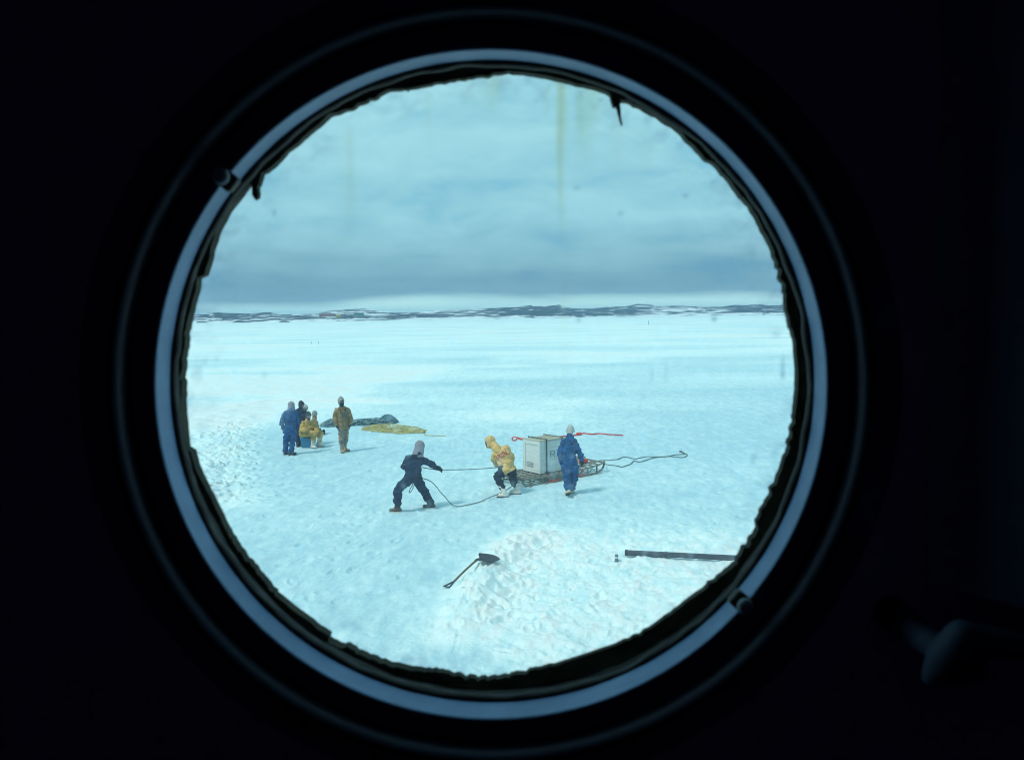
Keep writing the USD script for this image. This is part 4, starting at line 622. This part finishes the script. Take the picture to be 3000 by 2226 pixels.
person('sitting_ice', 'person in grey knit hat sitting on the ice, black boots pointing up', OCHRE, OCHRE2, (0.86, 0.5, -0.1), ('beanie', GREYHAT), BLACKBOOT, GLOVE_DARK, kind='jacket', seat=True, lift=('foota', 'footb'), seed=15)
person('standing_yellow', 'person in ochre parka and grey pointed hood standing facing the ship before the nets', OCHRE, OCHRE2, (0.32, -0.94, -0.08), ('peak', GREYHAT), TANBOOT, MITT_NAVY, kind='parka', shaft=True, extra=goggles, seed=16)
person('navy_puller', 'person in dark navy suit and pale grey hood, legs braced wide, hauling the rope', NAVY, None, (0.72, 0.66, -0.12), ('cowl', GREYHOOD), BROWNBOOT, GLOVE_DARK, sole=SOLE_PALE, seed=17)
person('yellow_puller', 'person in yellow parka with red back print and white boots leaning on the rope', YELLOW, NAVY2, (-0.97, 0.05, -0.25), ('parka_hood', YELLOW), WHITEBOOT, GLOVE_DARK, kind='parka', shaft=True, extra=balaclava, seed=18, ahead=(-0.3, 0.9, -0.1))
person('blue_walker', 'person in blue coverall and pale knit hat walking past the crate, back turned', BLUE, None, (0.10, 0.98, -0.1), ('beanie', PALEHAT), CREAMBOOT, GLOVE_DARK, hood=BLUE, lift=('foota',), seed=19)

# ------------------------------------------------------------------ the blue bin under the seated person
binm = plain('blue_plastic', (0.03, 0.20, 0.36), 0.45, var=0.1); gx, gy = -7.30, 27.85; zg = sheet_z(gx, gy)
bn = thing('fish_bin', 'blue plastic bin serving as a seat for the bearded person', 'bin', (gx, gy, zg - 0.01), 18)
fr = lambda z, a, b: [(-a, -b, z), (a, -b, z), (a, b, z), (-a, b, z)]
obj('tub', tm(m3.Manifold.hull_points(np.array(fr(0.0, 0.14, 0.19) + fr(0.335, 0.185, 0.25)))), binm, bn, smooth=False)
obj('rim', rbox((0, 0, 0.352), (0.41, 0.54, 0.034), 0.008), binm, bn, smooth=False)
obj('lid', rbox((0, 0, 0.378), (0.385, 0.515, 0.018), 0.006), plain('blue_plastic_lid', (0.05, 0.25, 0.40), 0.5), bn, smooth=False)
for sy in (-1, 1): obj('handle', tube(spline([(-0.07, sy * 0.272, 0.345), (-0.05, sy * 0.292, 0.31), (0.05, sy * 0.292, 0.31), (0.07, sy * 0.272, 0.345)], 10), 0.008, 6), binm, bn, smooth=True)

# ------------------------------------------------------------------ the sledge and its crate
slw = wood('sledge_ash_wood', (0.27, 0.24, 0.19), (0.15, 0.135, 0.11)); slw2 = wood('weathered_slats', (0.25, 0.23, 0.19), (0.12, 0.11, 0.10), (14, 1.2, 14))
redp = fabric('red_webbing', (0.60, 0.055, 0.045), var=0.15)
SO, SANG = np.array([0.439, 20.872]), 38.81; zs = sheet_z(*SO)
sl = thing('cargo_sledge', 'long low wooden cargo sledge with curved runner ends carrying the white crate', 'sledge', (SO[0], SO[1], zs - 0.005), SANG)
WID = 1.16
def rail_path(y): return [(-0.245, y, 0.215), (-0.235, y, 0.13), (-0.16, y, 0.05), (-0.03, y, 0.018), (0.3, y, 0.015), (1.3, y, 0.015), (2.3, y, 0.018), (2.56, y, 0.04), (2.72, y, 0.12), (2.79, y, 0.24), (2.80, y, 0.33)]
for y in (0.0, WID):
    obj('runner', join([bar(a, b, 0.055, 0.028) for a, b in zip(spline(rail_path(y), 46)[:-1], spline(rail_path(y), 46)[1:])]), slw, sl, smooth=False)
    top_ = spline([(-0.25, y, 0.205), (0.4, y, 0.185), (1.3, y, 0.19), (2.2, y, 0.215), (2.74, y, 0.285)], 30)
    obj('rail', join([bar(a, b, 0.045, 0.035) for a, b in zip(top_[:-1], top_[1:])]), slw, sl, smooth=False)
    xs = [0.02, 0.42, 0.86, 1.30, 1.74, 2.14, 2.50]
    for x in xs: obj('bridge', bar((x, y, 0.022), (x, y, np.interp(x, top_[:, 0], top_[:, 2])), 0.035, 0.035), slw, sl, smooth=False)
    for a, b in zip(xs[:-1], xs[1:]):
        m_ = (a + b) / 2; obj('strut', join([bar((a, y, 0.03), (m_, y, 0.18), 0.016, 0.016), bar((m_, y, 0.18), (b, y, 0.03), 0.016, 0.016)]), slw, sl, smooth=False)
for x in [-0.06, 0.14, 0.34, 0.56, 0.78, 1.0, 1.22, 1.44, 1.66, 1.88, 2.10, 2.32, 2.52]:
    z = np.interp(x, top_[:, 0], top_[:, 2]) + 0.029; obj('slat', rbox((x, WID / 2, z), (0.085, WID + 0.05, 0.022), 0.004), slw2, sl, smooth=False)
obj('end_bar', join([bar(a, b, 0.05, 0.05) for a, b in zip(spline([(-0.25, -0.03, 0.215), (-0.28, 0.3, 0.22), (-0.28, 0.86, 0.22), (-0.25, WID + 0.03, 0.215)], 12)[:-1], spline([(-0.25, -0.03, 0.215), (-0.28, 0.3, 0.22), (-0.28, 0.86, 0.22), (-0.25, WID + 0.03, 0.215)], 12)[1:])]), wood('dark_sledge_bar', (0.12, 0.11, 0.10), (0.07, 0.065, 0.06)), sl, smooth=False)
for y in (0.14, 0.32, 0.50, 0.68, 0.86, 1.03): obj('lengthwise_slat', join([bar(a, b, 0.075, 0.012) for a, b in zip(*(lambda q: (q[:-1], q[1:]))([(x, y, np.interp(x, top_[:, 0], top_[:, 2]) + 0.047) for x in np.linspace(-0.25, 2.7, 12)]))]), slw, sl, smooth=False)
obj('front_bar', bar((2.76, -0.03, 0.30), (2.76, WID + 0.03, 0.30), 0.04, 0.04), slw, sl, smooth=False)
for x, ln in ((0.86, 0.40), (1.80, 0.26)): obj('red_lashing', box((x, -0.032, 0.045), (ln, 0.008, 0.034)), redp, sl, smooth=False)
for x in (0.66, 1.92): obj('red_lashing', box((x, -0.028, 0.13), (0.022, 0.008, 0.18)), redp, sl, smooth=False)
def on_sledge(x, y, z):
    c, s = math.cos(math.radians(SANG)), math.sin(math.radians(SANG)); return (SO[0] + c * x - s * y, SO[1] + s * x + c * y, zs + z)
plyw = wood('white_painted_ply', (0.66, 0.68, 0.64), (0.52, 0.55, 0.54), (1.5, 1.5, 10)); ply_shade = wood('shade_toned_boards', (0.54, 0.57, 0.55), (0.42, 0.46, 0.46), (1.5, 10, 10)); plyd = wood('bare_ply_lid', (0.42, 0.36, 0.27), (0.28, 0.25, 0.20), (10, 1.5, 1.5)); batt = wood('pale_batten', (0.60, 0.56, 0.44), (0.45, 0.42, 0.34), (10, 10, 1.5))  # long-side boards are a greyer tone: that face's shade put into the colour
DZ = 0.245; cr = thing('wooden_crate', 'tall white painted wooden crate strapped to the sledge', 'crate', on_sledge(0.47, 0.13, DZ), SANG)
A_, B_, Hc = 0.95, 0.72, 0.88
obj('shell', box((A_ / 2, B_ / 2, Hc / 2), (A_ - 0.03, B_ - 0.03, Hc - 0.01)), plyw, cr, smooth=False)
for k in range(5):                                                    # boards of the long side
    obj('board', rbox((A_ / 2, 0.007, 0.09 + k * 0.174), (A_ - 0.006, 0.016, 0.171), 0.003), ply_shade, cr, smooth=False)
for y in (0.052, B_ - 0.052): obj('corner_post', rbox((0.006, y, Hc / 2), (0.018, 0.10, Hc), 0.003), plyw, cr, smooth=False)
for z in (0.055, Hc - 0.055): obj('frame_rail', rbox((0.006, B_ / 2, z), (0.018, B_ - 0.212, 0.105), 0.003), plyw, cr, smooth=False)
obj('corner_post', rbox((0.075, -0.008, Hc / 2), (0.15, 0.014, Hc - 0.004), 0.003), ply_shade, cr, smooth=False)
obj('handle', join([bar(a, b, 0.014, 0.014) for a, b in (((-0.02, 0.56, 0.27), (-0.02, 0.30, 0.27)), ((-0.02, 0.30, 0.277), (-0.02, 0.30, 0.183)), ((-0.02, 0.56, 0.19), (-0.02, 0.30, 0.19)))]), plain('grey_steel', (0.25, 0.26, 0.27), 0.4, 0.6), cr, smooth=False)
obj('lid', rbox((A_ / 2, B_ / 2, Hc + 0.006), (A_ + 0.012, B_ + 0.02, 0.018), 0.004), plyd, cr, smooth=False)
for x in (0.022, A_ - 0.12): obj('batten', rbox((x, B_ / 2, Hc + 0.028), (0.05 if x < 0.1 else 0.10, B_ + 0.02, 0.028), 0.004), batt, cr, smooth=False)
obj('batten', rbox((A_ / 2 - 0.02, 0.03, Hc + 0.026), (0.68, 0.05, 0.02), 0.003), batt, cr, smooth=False)
lt = meshkit.text_mesh('RI', 0.20, 0.0025); v = np.array(lt.vertices); lt = trimesh.Trimesh(np.c_[0.34 + v[:, 0] * 1.35, -0.0022 - v[:, 2], 0.40 + v[:, 1]], lt.faces, process=False)
obj('lettering', lt, plain('stencil_ink', (0.16, 0.22, 0.27), 0.8), cr, smooth=False)
strapm = fabric('dark_green_webbing', (0.020, 0.045, 0.055))
for x in (0.235, 0.80):
    st = join([box((x, -0.020, Hc / 2 + 0.01), (0.032, 0.006, Hc + 0.06)), box((x, B_ / 2, Hc + 0.046), (0.045, B_ + 0.06, 0.010)), box((x, B_ + 0.022, Hc / 2 + 0.01), (0.032, 0.006, Hc + 0.06))])
    tag = obj('lashing_strap', st, strapm, cr, smooth=False)
    obj('ratchet', rbox((x + 0.03, -0.042, 0.012), (0.13, 0.05, 0.03), 0.006), strapm, tag, smooth=False)
# red bundle and steel bow near the tail of the sledge
rb = thing('red_bag', 'small red bundle lying on the sledge deck behind the walking person', 'bag', on_sledge(2.36, 0.40, 0.275), SANG)
obj('bundle', folds(soft(H(S((-0.11, 0, 0.06), 0.06), S((0.12, 0.02, 0.05), 0.055), S((0, 0.07, 0.075), 0.07), S((0.02, -0.05, 0.06), 0.06)), 0.02, 5), 0.02, 3, 12), redp, rb, smooth=True)
obj('cord', tube(spline([(-0.16, 0.08, 0.30), (-0.08, 0.06, 0.22), (0.0, 0.05, 0.16), (0.05, 0.03, 0.17), (0.08, 0.0, 0.12)], 16), 0.014, 6), strapm, rb, smooth=True)

# ------------------------------------------------------------------ ropes
ropem = fabric('grey_green_rope', (0.10, 0.15, 0.15), bscale=200, bump=0.5)
def local(key, p):
    gx, gy, rz, _ = PEOPLE[key]; c, s = math.cos(math.radians(rz)), math.sin(math.radians(rz)); p = np.asarray(p, float)
    return np.array([gx + c * p[0] - s * p[1], gy + s * p[0] + c * p[1], sheet_z(gx, gy) + p[2]])
def gz(p, r): return (p[0], p[1], sheet_z(p[0], p[1]) + r)
JN, JY = PEOPLE['navy_puller'][3], PEOPLE['yellow_puller'][3]
hN1, hN2, hY = local('navy_puller', np.array(JN['hab']) + [0.0, 0.0, 0.0]), local('navy_puller', JN['haa']), local('yellow_puller', JY['haa'])
fa = np.array(on_sledge(-0.26, 0.16, 0.215)); fb = np.array(on_sledge(-0.28, 1.0, 0.22))
sag = lambda a, b, d, n=24: [np.asarray(a) * (1 - t) + np.asarray(b) * t - np.array([0, 0, d * 4 * t * (1 - t)]) for t in np.linspace(0, 1, n)]
tail = local('navy_puller', (-0.12, 0.34, 0.80)); tail2 = local('navy_puller', (-0.06, 0.36, 0.44)); tail3 = local('navy_puller', (-0.10, 0.38, 0.37)); tail4 = local('navy_puller', (-0.03, 0.36, 0.50))
obj('pulling_rope', tube(np.vstack([sag(hN2, hN1, 0.01, 8), sag(hN1, hY, 0.02)[1:], sag(hY, fb, 0.10, 14)[1:]]), 0.011, 6), ropem, label='taut dark rope running from the navy hauler past the yellow parka to the sledge', cat='rope', smooth=True)
w0 = local('navy_puller', (0.02, 0.20, 0.80)); q1 = gz((-1.47, 18.75), 0.012)
sl_pts = spline([local('navy_puller', (0.16, 0.22, 0.74)), local('navy_puller', (0.30, 0.22, 0.70)), local('navy_puller', (0.45, 0.22, 0.60)), local('navy_puller', (0.60, 0.24, 0.40)), local('navy_puller', (0.72, 0.24, 0.26)), gz((-1.44, 18.65), 0.06), gz((-1.25, 18.72), 0.02), gz((-1.02, 18.9), 0.02), gz((-0.82, 19.08), 0.02), gz((-0.62, 19.36), 0.05), (-0.36, 19.68, 0.08), (-0.12, 20.1, 0.12), (0.10, 20.6, 0.17), fa], 110)
obj('slack_rope', tube(np.vstack([[w0], sl_pts]), 0.011, 6), ropem, label='slack dark rope sagging to the snow between the navy hauler and the sledge', cat='rope', smooth=True)
obj('rope_tail', tube(spline([local('navy_puller', (-0.02, 0.20, 0.82)), tail, local('navy_puller', (-0.03, 0.35, 0.56)), local('navy_puller', (-0.08, 0.36, 0.40)), local('navy_puller', (-0.125, 0.36, 0.37)), local('navy_puller', (-0.10, 0.36, 0.46)), local('navy_puller', (-0.03, 0.35, 0.58)), local('navy_puller', (0.0, 0.24, 0.78))], 50), 0.010, 6), ropem, label='short rope loop hanging between the braced legs of the navy hauler', cat='rope', smooth=True)
rl = np.array(ROPE_LOOP_BACK); rl = np.array([gz(p, p[2]) if p[2] < 0.1 else p for p in rl]); rl[0] = on_sledge(2.50, 0.45, 0.27); rl[-1] = on_sledge(2.80, 0.02, 0.30)
obj('loose_rope', tube(spline(rl, 260), 0.013, 6), ropem, label='loose doubled rope trailing on the snow from the right end of the sledge', cat='rope', smooth=True)
ln = np.array([gz(p, 0.012) for p in SHORT_LINE]); obj('thin_line', tube(spline(ln, 70), 0.009, 5), ropem, label='thin dark line lying on trodden snow by the left edge of the window', cat='rope', smooth=True)
# red webbing strap on the snow beyond the crate, twisting on edge in places
sp = spline(np.array([gz(p, 0.0) for p in STRAP]), 240); T_ = np.gradient(sp, axis=0); T_ /= np.linalg.norm(T_, axis=1, keepdims=True); side = np.cross(T_, [0, 0, 1.0]); side /= np.linalg.norm(side, axis=1, keepdims=True)
tw = np.clip(meshkit.noise(np.stack([np.linspace(0, 11, 240), np.zeros(240), np.zeros(240)], -1), 5) * 1.9 - 0.25, 0.1, 1.0); tw[200:] = np.maximum(tw[200:], 0.85); wv = 0.024 * (side * np.cos(tw * 1.5)[:, None] + np.array([0, 0, 1.0]) * np.sin(tw * 1.5)[:, None])
c0 = sp + np.array([0, 0, 0.012]) + np.c_[np.zeros((240, 2)), np.abs(wv[:, 2])]; nn_ = np.cross(T_, wv); nn_ /= np.linalg.norm(nn_, axis=1, keepdims=True); nn_ *= 0.002
ring = np.stack([c0 + wv + nn_, c0 - wv + nn_, c0 - wv - nn_, c0 + wv - nn_], 1).reshape(-1, 3); i = np.arange(239)[:, None] * 4; j = np.arange(4)[None]; a, b, c, d = (i + j).ravel(), (i + (j + 1) % 4).ravel(), (i + 4 + (j + 1) % 4).ravel(), (i + 4 + j).ravel()
stp = thing('red_strap', 'long red webbing strap lying across the snow beyond the crate', 'strap', (0, 0, 0))
obj('webbing', trimesh.Trimesh(ring, np.vstack([np.c_[a, b, c], np.c_[a, c, d]]), process=False), redp, stp, smooth=False)
bk = sp[158]; obj('buckle', rbox((bk[0], bk[1], bk[2] + 0.06), (0.20, 0.10, 0.09), 0.02), redp, stp, smooth=False)

# ------------------------------------------------------------------ cargo nets
netb = fabric('blue_grey_net_rope', (0.11, 0.22, 0.27), var=0.55, scale=6); nety = fabric('yellow_net_rope', (0.46, 0.40, 0.17), var=0.4, scale=4)
r_ = np.random.default_rng(21)
def heap_strands(a, b, wid, hgt, n, lump=None):
    """n rope strands wandering through a heap that runs from a to b on the snow"""
    a, b = np.array(a, float), np.array(b, float); d = b - a; Ln = np.hypot(*d); d /= Ln; s = np.array([-d[1], d[0]]); out = []
    for _ in range(n):
        u0, ln = r_.uniform(0, Ln), r_.uniform(0.3, 0.9); k = 12; tt = np.linspace(0, 1, k); uu = u0 + (tt - 0.5) * ln * np.cos(r_.uniform(0, 6.3)); ww = r_.normal(0, 0.45) + (tt - 0.5) * ln * r_.normal(0, 0.5) + 0.08 * np.sin(tt * r_.uniform(3, 12))
        uu = np.clip(uu, 0, Ln); W = np.interp(uu, np.linspace(0, Ln, len(wid)), wid); Hh = np.interp(uu, np.linspace(0, Ln, len(hgt)), hgt); ww = np.clip(ww, -1, 1) * W
        zc = Hh * np.sqrt(np.clip(1 - (ww / W) ** 2, 0, 1)) * np.clip(r_.beta(3, 1.0) + 0.16 * np.sin(tt * r_.uniform(4, 16)), 0.02, 1.12)
        P_ = np.array([(a + d * u + s * w) for u, w in zip(uu, ww)]); z = sheet_zs(P_).mean()
        out.append(tube(np.c_[P_, zc + z + 0.01], 0.016, 4))
    return join(out)
cnet = thing('cargo_net', 'blue grey cargo net bundled in a long heap with a lump at its right end', 'net', (0, 0, 0))
obj('heap', heap_strands((-8.1, 33.3), (-5.25, 34.0), [0.22, 0.5, 0.44, 0.38, 0.38, 0.40, 0.42, 0.40], [0.06, 0.26, 0.22, 0.20, 0.20, 0.21, 0.22, 0.22], 400), netb, cnet, kind='stuff', smooth=True)
obj('pale_strands', heap_strands((-8.1, 33.25), (-5.2, 33.95), [0.22, 0.5, 0.46, 0.40, 0.40, 0.42, 0.42, 0.40], [0.07, 0.27, 0.23, 0.21, 0.21, 0.22, 0.23, 0.23], 110), fabric('pale_net_rope', (0.22, 0.30, 0.30), var=0.5), cnet, kind='stuff', smooth=True)
obj('lump', heap_strands((-5.75, 34.25), (-4.98, 34.0), [0.16, 0.30, 0.38, 0.38, 0.36, 0.30, 0.20], [0.08, 0.24, 0.31, 0.32, 0.28, 0.20, 0.10], 200), netb, cnet, kind='stuff', smooth=True)
# yellow net: a knotted grid spread on the snow, one edge standing up
def yellow_net():
    A, B = np.array([-6.02, 32.75]), np.array([-3.5, 30.9]); out = []
    nu, nv = 27, 9
    def at2(u, v):
        p = A * (1 - u) + B * u; wdt = np.interp(u, [0, 0.12, 0.5, 0.8, 1.0], [0.30, 0.66, 0.80, 0.60, 0.16]); s = np.array([0.59, 0.81])
        q = p + s * wdt * (v - 0.5) * 2.0 + 0.05 * np.array([math.sin(u * 31 + v * 5), math.cos(u * 23 - v * 7)])
        zz = 0.02 + 0.05 * max(0, meshkit.noise(np.array([u * 9, v * 5, 2.0]), 3) - 0.3) + 0.07 * max(0, (v - 0.72) / 0.28) * np.interp(u, [0, 0.1, 0.4, 0.7, 0.9], [0.2, 0.9, 1.0, 0.7, 0.0])
        return (q[0], q[1], sheet_z(q[0], q[1]) + zz)
    G = np.array([[at2(u / (nu - 1), v / (nv - 1)) for v in range(nv)] for u in range(nu)])
    for u in range(nu): out.append(tube(G[u], 0.014, 4))
    for v in range(nv): out.append(tube(G[:, v], 0.014 if v < nv - 1 else 0.020, 4))
    G2 = G + r_.normal(0, 0.045, G.shape) * [1, 1, 0.5] + [0.05, 0.03, 0.025]
    for u in range(0, nu): out.append(tube(G2[u, :6], 0.010, 4))
    for v in range(0, 6): out.append(tube(G2[:, v], 0.013, 4))
    tl = spline([G[-1, 3], (-3.2, 30.2, sheet_z(-3.2, 30.2) + .02), (-2.9, 30.15, sheet_z(-2.9, 30.15) + .02), (-2.55, 30.0, sheet_z(-2.55, 30.0) + .02)], 24); out.append(tube(tl, 0.014, 4))
    return join(out)
obj('cargo_net', yellow_net(), nety, kind=None, label='yellow knotted rope net spread flat on the snow', cat='net', smooth=True)

# ------------------------------------------------------------------ shovel, timber, canister
ironm = plain('dark_steel', (0.045, 0.05, 0.06), 0.45, 0.3, var=0.3); ashm = wood('shovel_ash', (0.17, 0.13, 0.09), (0.09, 0.07, 0.05), (14, 14, 1.5))
sv = thing('shovel', 'long handled shovel with dark blade resting on the snow heap', 'shovel', (0, 0, 0))
z1, z2 = sheet_z(-1.12, 12.80), sheet_z(-0.60, 13.55)
h0, h1, s0 = np.array([-1.12, 12.82, z1 + 0.03]), np.array([-1.03, 12.97, z1 + 0.045]), np.array([-0.655, 13.58, z2 + 0.12])
obj('shaft', tube(spline([h1, (h1 + s0) / 2 + [0, 0, 0.012], s0], 14), 0.0185, 8), ashm, sv, smooth=True)
sd_ = np.cross(unit(s0 - h0), [0, 0, 1.0]); g1, g2 = h0 - sd_ * 0.055, h0 + sd_ * 0.055
obj('grip', join([tube([h1 + (s0 - h1) * 0.06, g1], [0.016, 0.013], 8), tube([h1 + (s0 - h1) * 0.06, g2], [0.016, 0.013], 8), tube([g1 - sd_ * 0.012, g2 + sd_ * 0.012], 0.014, 8)]), ironm, sv, smooth=40)
# the dished blade: axis from the socket to the point
S0, TIP = s0 + np.array([0.05, 0.03, 0.015]), np.array([-0.255, 13.60, sheet_z(-0.255, 13.60) + 0.075]); ax = TIP - S0; Lb = np.linalg.norm(ax); ax /= Lb
wd = unit(np.array([-0.48, 0.62, 0.20])); wd = unit(wd - np.dot(wd, ax) * ax); nb = np.cross(ax, wd)
uu = np.linspace(0, 1, 18); vv = np.linspace(-1, 1, 15); V = []
for u in uu:
    hw = 0.135 * np.interp(u, [0, 0.05, 0.5, 0.8, 0.95, 1.0], [0.75, 1.0, 1.0, 0.72, 0.28, 0.02])
    for q in vv: V.append(S0 + ax * Lb * (u - 0.10 * abs(q) * (1 - u)) + wd * hw * q + nb * (0.035 * (q * q) * (1 - 0.4 * u) + 0.02 * u * u))
V = np.array(V); i, j = np.arange(17)[:, None], np.arange(14)[None]; a, b, c, d = (i * 15 + j).ravel(), (i * 15 + 15 + j).ravel(), (i * 15 + 16 + j).ravel(), (i * 15 + j + 1).ravel(); F_ = np.vstack([np.c_[a, b, c], np.c_[a, c, d]])
obj('blade', trimesh.Trimesh(np.vstack([V, V + nb * 0.004]), np.vstack([F_, F_[:, ::-1] + len(V)]), process=False), ironm, sv, smooth=60)
obj('socket', tube(spline([s0 - unit(s0 - h0) * 0.05, s0 + unit(s0 - h0) * 0.02, S0 + ax * 0.04, S0 + ax * 0.14], 12), [0.022] * 6 + [0.02, 0.017, 0.014, 0.011, 0.008, 0.005], 8), ironm, sv, smooth=True)
a, b = np.array([2.08, 14.62]), np.array([5.2, 13.95]); zz = max(sheet_z(*(a + (b - a) * t)) for t in np.linspace(0, 1, 9))
tmb = wood('weathered_timber', (0.085, 0.10, 0.125), (0.035, 0.045, 0.06), (1.5, 12, 12)); bm_ = bar((0, 0, 0), (np.hypot(*(b - a)), 0, 0), 0.075, 0.085)
tb = thing('timber_beam', 'long dark weathered timber lying on the snow at lower right', 'timber', (a[0], a[1], zz + 0.028), math.degrees(math.atan2(*(b - a)[::-1])))
obj('beam', rbox((np.hypot(*(b - a)) / 2, 0, 0), (np.hypot(*(b - a)), 0.075, 0.085), 0.006), tmb, tb, smooth=False)
for x in (0.02, 0.75): obj('iron_band', box((x, 0, 0), (0.05, 0.082, 0.092)), ironm, tb, smooth=False)
cx_, cy_ = 1.885, 14.38; cn = thing('canister', 'small grey and white canister standing on the snow by the timber end', 'canister', (cx_, cy_, sheet_z(cx_, cy_) - 0.01))
cylz = lambda r, z0, z1: trimesh.creation.cylinder(r, z1 - z0, sections=20).apply_translation((0, 0, (z0 + z1) / 2))
cgrey = plain('grey_can_paint', (0.13, 0.16, 0.22), 0.5); cwh = plain('white_can_paint', (0.55, 0.58, 0.60), 0.5)
obj('base', cylz(0.040, 0, 0.02), cgrey, cn); obj('can', cylz(0.033, 0.02, 0.075), cgrey, cn); obj('band', cylz(0.0335, 0.075, 0.105), cwh, cn); obj('cap', cylz(0.030, 0.105, 0.14), cgrey, cn)

# ------------------------------------------------------------------ far things
stakem = plain('grey_stake', (0.16, 0.20, 0.22))
def stake(x, y, h, r, label, group=None):
    s = thing('marker_stake', label, 'stake', (x, y, sheet_z(x, y) - 0.05), 0, group)
    obj('stick', trimesh.creation.cylinder(r, h + 0.05, sections=8).apply_translation((0, 0, (h + 0.05) / 2)), stakem, s); obj('tip', cylz(r * 1.8, h - 0.06, h + 0.05), stakem, s)
stake(-35.6, 142.0, 0.55, 0.03, 'thin marker stake far out on the ice, left one of a pair')
stake(-34.5, 142.5, 0.50, 0.03, 'thin marker stake far out on the ice, right one of a pair')
stake(62.0, 360.0, 1.8, 0.12, 'dark marker stake alone far out on the ice toward the right hills')
dgs, shr, dep = HINFO
hillmesh = trimesh.Trimesh(hv, hf, process=False)
def on_hill(az, elev):
    """the point of the hillside met at that bearing, where it rises to that angle"""
    na = len(dgs); k = int(np.argmin(np.abs(dgs - az))); col = hv.reshape(-1, na, 3)[:, k]; D = np.hypot(col[:, 0], col[:, 1]); e = np.degrees(np.arctan2(col[:, 2] - EYE, D)); i = int(np.argmax(e >= elev)) if (e >= elev).any() else int(np.argmax(e)); return col[i]
def hut(az, elev, ln, hh, col, name, label, wins):
    p = on_hill(az, elev); m = plain(name, col, 0.6); t = thing('station_building', label, 'building', (p[0], p[1], p[2] - 1.5), -az)
    w = 9.0; obj('wall', box((0, 0, (hh + 1.5) / 2), (ln, w, hh + 1.5)), m, t, smooth=False)
    rf = trimesh.creation.extrude_polygon(sg.Polygon([(-w / 2 - 0.4, 0), (w / 2 + 0.4, 0), (0, 1.6)]), ln + 0.8, engine='earcut'); v = np.array(rf.vertices); v[:, :] = np.c_[v[:, 2] - ln / 2 - 0.4, v[:, 0], v[:, 1] + hh + 1.504]
    obj('roof', trimesh.Trimesh(v, rf.faces, process=False), m, t, smooth=False)
    for x in np.linspace(-ln / 2 + 3, ln / 2 - 3, wins): obj('window', box((x, -w / 2 - 0.02, 1.5 + hh * 0.55), (1.6, 0.1, 1.2)), ironm, t, smooth=False)
hut(-12.95, 0.17, 30, 4.5, (0.24, 0.13, 0.15), 'red_cladding', 'long red station building on the far shore', 6)
hut(-10.75, 0.14, 20, 5.0, (0.07, 0.20, 0.19), 'green_cladding', 'green station building on the far shore', 4)
hut(-12.2, 0.06, 8, 4.5, (0.55, 0.45, 0.10), 'yellow_cladding', 'small yellow station building by the red one on the far shore', 2)
rockm = plain('shore_rock', (0.09, 0.08, 0.075), 0.9, var=0.3, scale=0.4)
for az, s_, lb in ((-15.85, 4.5, 'lone dark rock at the foot of the left hills'), (-21.2, 6.0, 'dark rock on the shore at the left edge of the window')):
    Dk = float(np.interp(az, dgs, shr)) - 40; ic = trimesh.creation.icosphere(3, 1.0); v = np.array(ic.vertices) * (1 + 0.5 * (meshkit.fbm(np.array(ic.vertices) * 1.4 + az, 3, 2) - 0.5))[:, None] * [s_ * 1.8, s_, s_ * 0.5]
    x, y = Dk * math.sin(math.radians(az)), Dk * math.cos(math.radians(az)); obj('shore_rock', trimesh.Trimesh(v + [x, y, sheet_z(x, y) + 0.2], ic.faces, process=False), rockm, label=lb, cat='rock', smooth=False)
